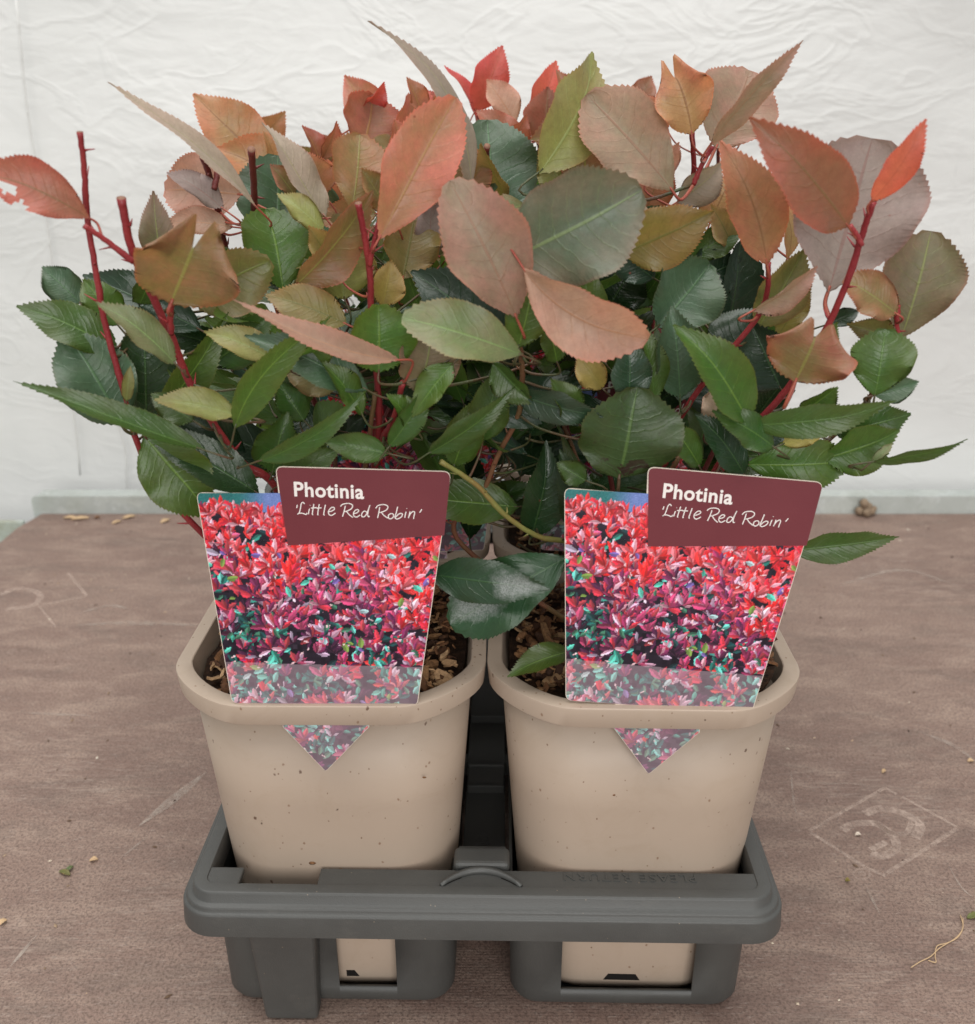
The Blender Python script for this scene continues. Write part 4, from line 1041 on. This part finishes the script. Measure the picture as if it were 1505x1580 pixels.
# --- inner foliage: fills each crown behind the leaves above
HULL = [(140,470),(255,420),(300,360),(400,300),(480,255),(560,225),(640,190),(740,195),(830,200),(900,215),(960,200),(1060,290),(1130,330),(1180,350),(1205,420),(1250,505),(1300,540),(1320,600),(1330,680),(1260,735),(1150,810),(950,840),(760,845),(600,800),(400,800),(310,740),(235,640),(150,560)]
def inside(x, y, P=HULL):
    c = False; n = len(P)
    for i in range(n):
        (ax, ay), (bx, by) = P[i-1], P[i]
        if (ay > y) != (by > y) and x < ax+(bx-ax)*(y-ay)/(by-ay): c = not c
    return c
FILL = {'FL': (99, (-.06, .045, .11)), 'FR': (99, (.06, .045, .11)), 'ML': (99, (-.06, .085, .21)), 'MR': (99, (.055, .085, .22)), 'BL': (90, (-.07, .24, .36)), 'BR': (90, (.07, .24, .36))}
for pl, (n, (cx, y0, y1)) in FILL.items():
    rr = random.Random(ord(pl[0])*5+ord(pl[1])); k = 0; tries = 0
    PL[pl]['n'] = PL[pl]['n']
    have = sum(1 for c in PL[pl]['root'].children if c.name.startswith('leaf')); n = min(n, 99-have)
    zmax = {'F': .320, 'M': .375, 'B': .40}[pl[0]]
    while k < n and tries < 6000:
        tries += 1
        Y = rr.uniform(y0, y1); X = cx+rr.gauss(0, .062); Z = .185+(zmax-.185)*rr.random()**.85
        B = Vector((X, Y, Z)); c = PL[pl]['c']; out = Vector((X-c.x, (Y-c.y)*.6-.02, 0)); out = out.normalized() if out.length > 0 else Vector((0, -1, 0))
        D = (out*rr.uniform(.5, 1.2)+Vector((rr.gauss(0, .5), rr.gauss(0, .4), rr.uniform(-.05, 1.0)))).normalized()
        L = rr.uniform(.024, .058); T = B+D*L
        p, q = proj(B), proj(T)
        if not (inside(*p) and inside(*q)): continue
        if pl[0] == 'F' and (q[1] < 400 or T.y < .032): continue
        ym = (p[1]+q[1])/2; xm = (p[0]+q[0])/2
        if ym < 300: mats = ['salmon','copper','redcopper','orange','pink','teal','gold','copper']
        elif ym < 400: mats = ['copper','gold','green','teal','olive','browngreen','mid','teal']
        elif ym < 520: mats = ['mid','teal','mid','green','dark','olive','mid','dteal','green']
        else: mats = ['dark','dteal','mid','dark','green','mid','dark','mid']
        nrm = (Vector((rr.gauss(0, .5), -.7+rr.gauss(0, .35), .8+rr.gauss(0, .3)))).normalized()
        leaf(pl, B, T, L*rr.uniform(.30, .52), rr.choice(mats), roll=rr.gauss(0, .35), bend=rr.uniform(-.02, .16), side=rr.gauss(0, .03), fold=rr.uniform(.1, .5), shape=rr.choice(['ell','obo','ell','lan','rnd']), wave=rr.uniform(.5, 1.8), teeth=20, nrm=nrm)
        k += 1
# a few bare inner twigs
for pl in PL:
    rr = random.Random(ord(pl[0])+3*ord(pl[1])); c = PL[pl]['c']
    for _ in range(12 if pl[0] == 'F' else 8):
        a = rr.uniform(0, 6.28); r_ = rr.uniform(.02, .055); top = Vector((c.x+r_*math.cos(a), c.y+r_*math.sin(a)*.7, c.z+rr.uniform(.07, .13)))
        stem(pl, [top, top.lerp(c, .4)+Vector((rr.uniform(-.006, .006), 0, .01))], .0018, .0030, rr.choice([M_STEM, M_STEMD, M_STEMB]))

# ------------------------------------------------------------------ litter on the bench
def scrap(px, py, L, W, mat, name, label, cat, ang=0, group=None):
    p = onz(px, py, 0); rr = random.Random(int(px*3+py)); V = []; F = []; n = 8
    for j in range(n+1):
        t = j/n; wd = (math.sin(math.pi*min(.98, max(.03, t)))**.7)*W/2*rr.uniform(.75, 1.15)
        for i in range(-2, 3): V.append(((t-.5)*L, i/2*wd, .0008+.0014*math.sin(t*3)*abs(i)/2+rr.uniform(0, .0003)))
    for j in range(n):
        for i in range(4): a = j*5+i; F.append((a, a+5, a+6, a+1))
    o = mesh_obj(name, V, F, mat, None, True, uv=[(v[0]/L+.5, v[1]/W+.5) for v in V]); so = o.modifiers.new('t', 'SOLIDIFY'); so.thickness = .0004
    o.location = p; o.rotation_euler = (0, 0, ang); return tag(o, label, cat, group)
scrap(100, 1349, .0075, .003, LM['lime'], 'leaf_scrap', 'pale green leaf scrap on the board left of the tray', 'leaf scrap', -.4)
scrap(108, 1343, .005, .0022, LM['palegreen'], 'leaf_scrap', 'tiny curled pale green scrap touching the larger one left of the tray', 'leaf scrap', 1.1)
scrap(145, 1329, .0045, .0025, M_FIB, 'bark_flake', 'small tan bark flake left of the tray near the green scrap', 'bark flake', .2)
scrap(1504, 1416, .009, .004, LM['lime'], 'leaf_scrap', 'bright green leaf scrap cut by the right edge of the photo', 'leaf scrap', .2)
scrap(1364, 1192, .004, .002, M_FIB, 'bark_flake', 'tan bark flake above the worn stamp on the board', 'bark flake', .7)
scrap(1324, 1290, .0035, .0018, M_CARD, 'bark_flake', 'whitish flake lying on the worn stamp', 'bark flake', .1)
scrap(1308, 1361, .0025, .002, LM['yellow'], 'bark_flake', 'yellow crumb below the worn stamp', 'bark flake', .1)
scrap(1498, 1176, .004, .003, M_FIB, 'bark_flake', 'tan flake at the right edge of the board above the stamp', 'bark flake', .1)
scrap(5, 1425, .004, .003, M_FIB, 'bark_flake', 'tan flake at the lower left edge of the board', 'bark flake', 1)
for i, (x, y, L, lb) in enumerate(((108,800,.014,'tan bark flake by the metal lip, leftmost of the row'), (124,801,.018,'largest tan bark flake by the metal lip, second from the left'), (150,800,.006,'dark small bark crumb by the metal lip, third from the left'), (199,799,.014,'tan bark flake by the metal lip, fourth from the left'), (180,807,.010,'tan bark flake lying in front of the row at the metal lip'), (255,805,.012,'tan bark flake by the metal lip nearest the left plant'))):
    scrap(x, y, L, L*.5, M_FIB if i != 2 else M_BARK, 'bark_flake', lb, 'bark flake', .2*i, 'bark flakes along the metal lip')
# clump of peat by the lip, right
b = MB(); rr = random.Random(4); c0 = onz(1331, 793, 0)
for k in range(16):
    cc = c0+Vector((rr.gauss(0, .005), -.004+rr.gauss(0, .003), .002+abs(rr.gauss(0, .005)))); s = rr.uniform(.002, .0055)
    rings = [[cc+Vector((math.cos(a)*s*math.sin(e)*rr.uniform(.8, 1.2), math.sin(a)*s*math.sin(e)*rr.uniform(.8, 1.2), s*math.cos(e))) for a in [q*math.pi/4 for q in range(8)]] for e in (.15, .9, 1.6, 2.3, 3.0)]
    b.loft(rings, cap0=True, cap1=True)
N = NT('peat_clump_brown'); N.bsdf((.26,.19,.13), .9, .2, N.bump(N.noise(500, N.obj(), 4), .001, 1)); b.V = [(v[0]-c0.x, v[1]-c0.y, v[2]) for v in b.V]
o = b.build('peat_clump', N.m); o.location = (c0.x, c0.y, 0); tag(o, 'brown crumbly peat clump against the metal lip at the right', 'soil clump')
# dry root thread
c0 = onz(1450, 1470, 0)
def rootpts(P): return [Vector((onz(x, y).x-c0.x, onz(x, y).y-c0.y, .0008)) for x, y in P]
b = MB()
b.tube(catmull(rootpts([(1482,1414),(1486,1432),(1478,1448),(1462,1457),(1446,1462),(1443,1478),(1444,1487),(1432,1484)]), 6), .00028, 5)
b.tube(catmull(rootpts([(1486,1418),(1485,1436),(1474,1450),(1450,1465),(1436,1478),(1420,1486),(1406,1495)]), 6), .00026, 5)
o = b.build('root_thread', M_FIB); o.location = (c0.x, c0.y, 0); tag(o, 'thin tan root thread curled on the board at the lower right', 'root fibre')
# crumbs on the board too small to count
b = MB(); rr = random.Random(9)
for _ in range(420):
    x, y = rr.uniform(-.45, .5), rr.uniform(-.09, .60)
    if -.12 < x < .12 and -.0 < y < .4: continue
    s = rr.uniform(.0003, .0010); c = Vector((x, y, s*.4)); a = rr.uniform(0, 3)
    ax = Vector((math.cos(a), math.sin(a), 0)); sd = Vector((-ax.y, ax.x, 0)); q = rr.uniform(1, 2.4)
    vs = [c+ax*s*q, c+sd*s, c-ax*s*q, c-sd*s, c+Vector((0, 0, s*.7))]; b.add(vs, [(0,1,4),(1,2,4),(2,3,4),(3,0,4),(3,2,1,0)])
N = NT('crumbs'); g = N.n('ShaderNodeNewGeometry').outputs['Random Per Island']; N.bsdf(N.ramp(g, [(0, (.04,.02,.015)), (.45, (.12,.07,.04)), (.7, (.5,.36,.24)), (1, (.68,.62,.52))]), .8)
o = b.build('board_crumbs', N.m, None, False); tag(o, 'tiny crumbs of soil and dust scattered over the board', 'crumbs', None, 'stuff')
# bits stuck to the pots and lying on the tray
for i, (pl_, x, y, z, s) in enumerate(((0,-.010,-.0537,.078,.0016),(0,.002,-.0535,.0745,.0012),(1,.0105,-.0585,.150,.0012),(1,-.0120,-.0562,.118,.0016),(0,.040,-.0558,.125,.0009),(0,-.031,-.0577,.148,.0010))):
    b = MB(); rr = random.Random(i); 
    rings = [[Vector((x+math.cos(a)*s*math.sin(e)*rr.uniform(.7, 1.2), y+.35*s*math.cos(e), z+math.sin(a)*s*.6*math.sin(e))) for a in [q*math.pi/3 for q in range(6)]] for e in (3.0, 1.6, .2)]
    b.loft(rings, cap0=True, cap1=True); b.build('dirt_speck', M_BARK, pots[pl_])
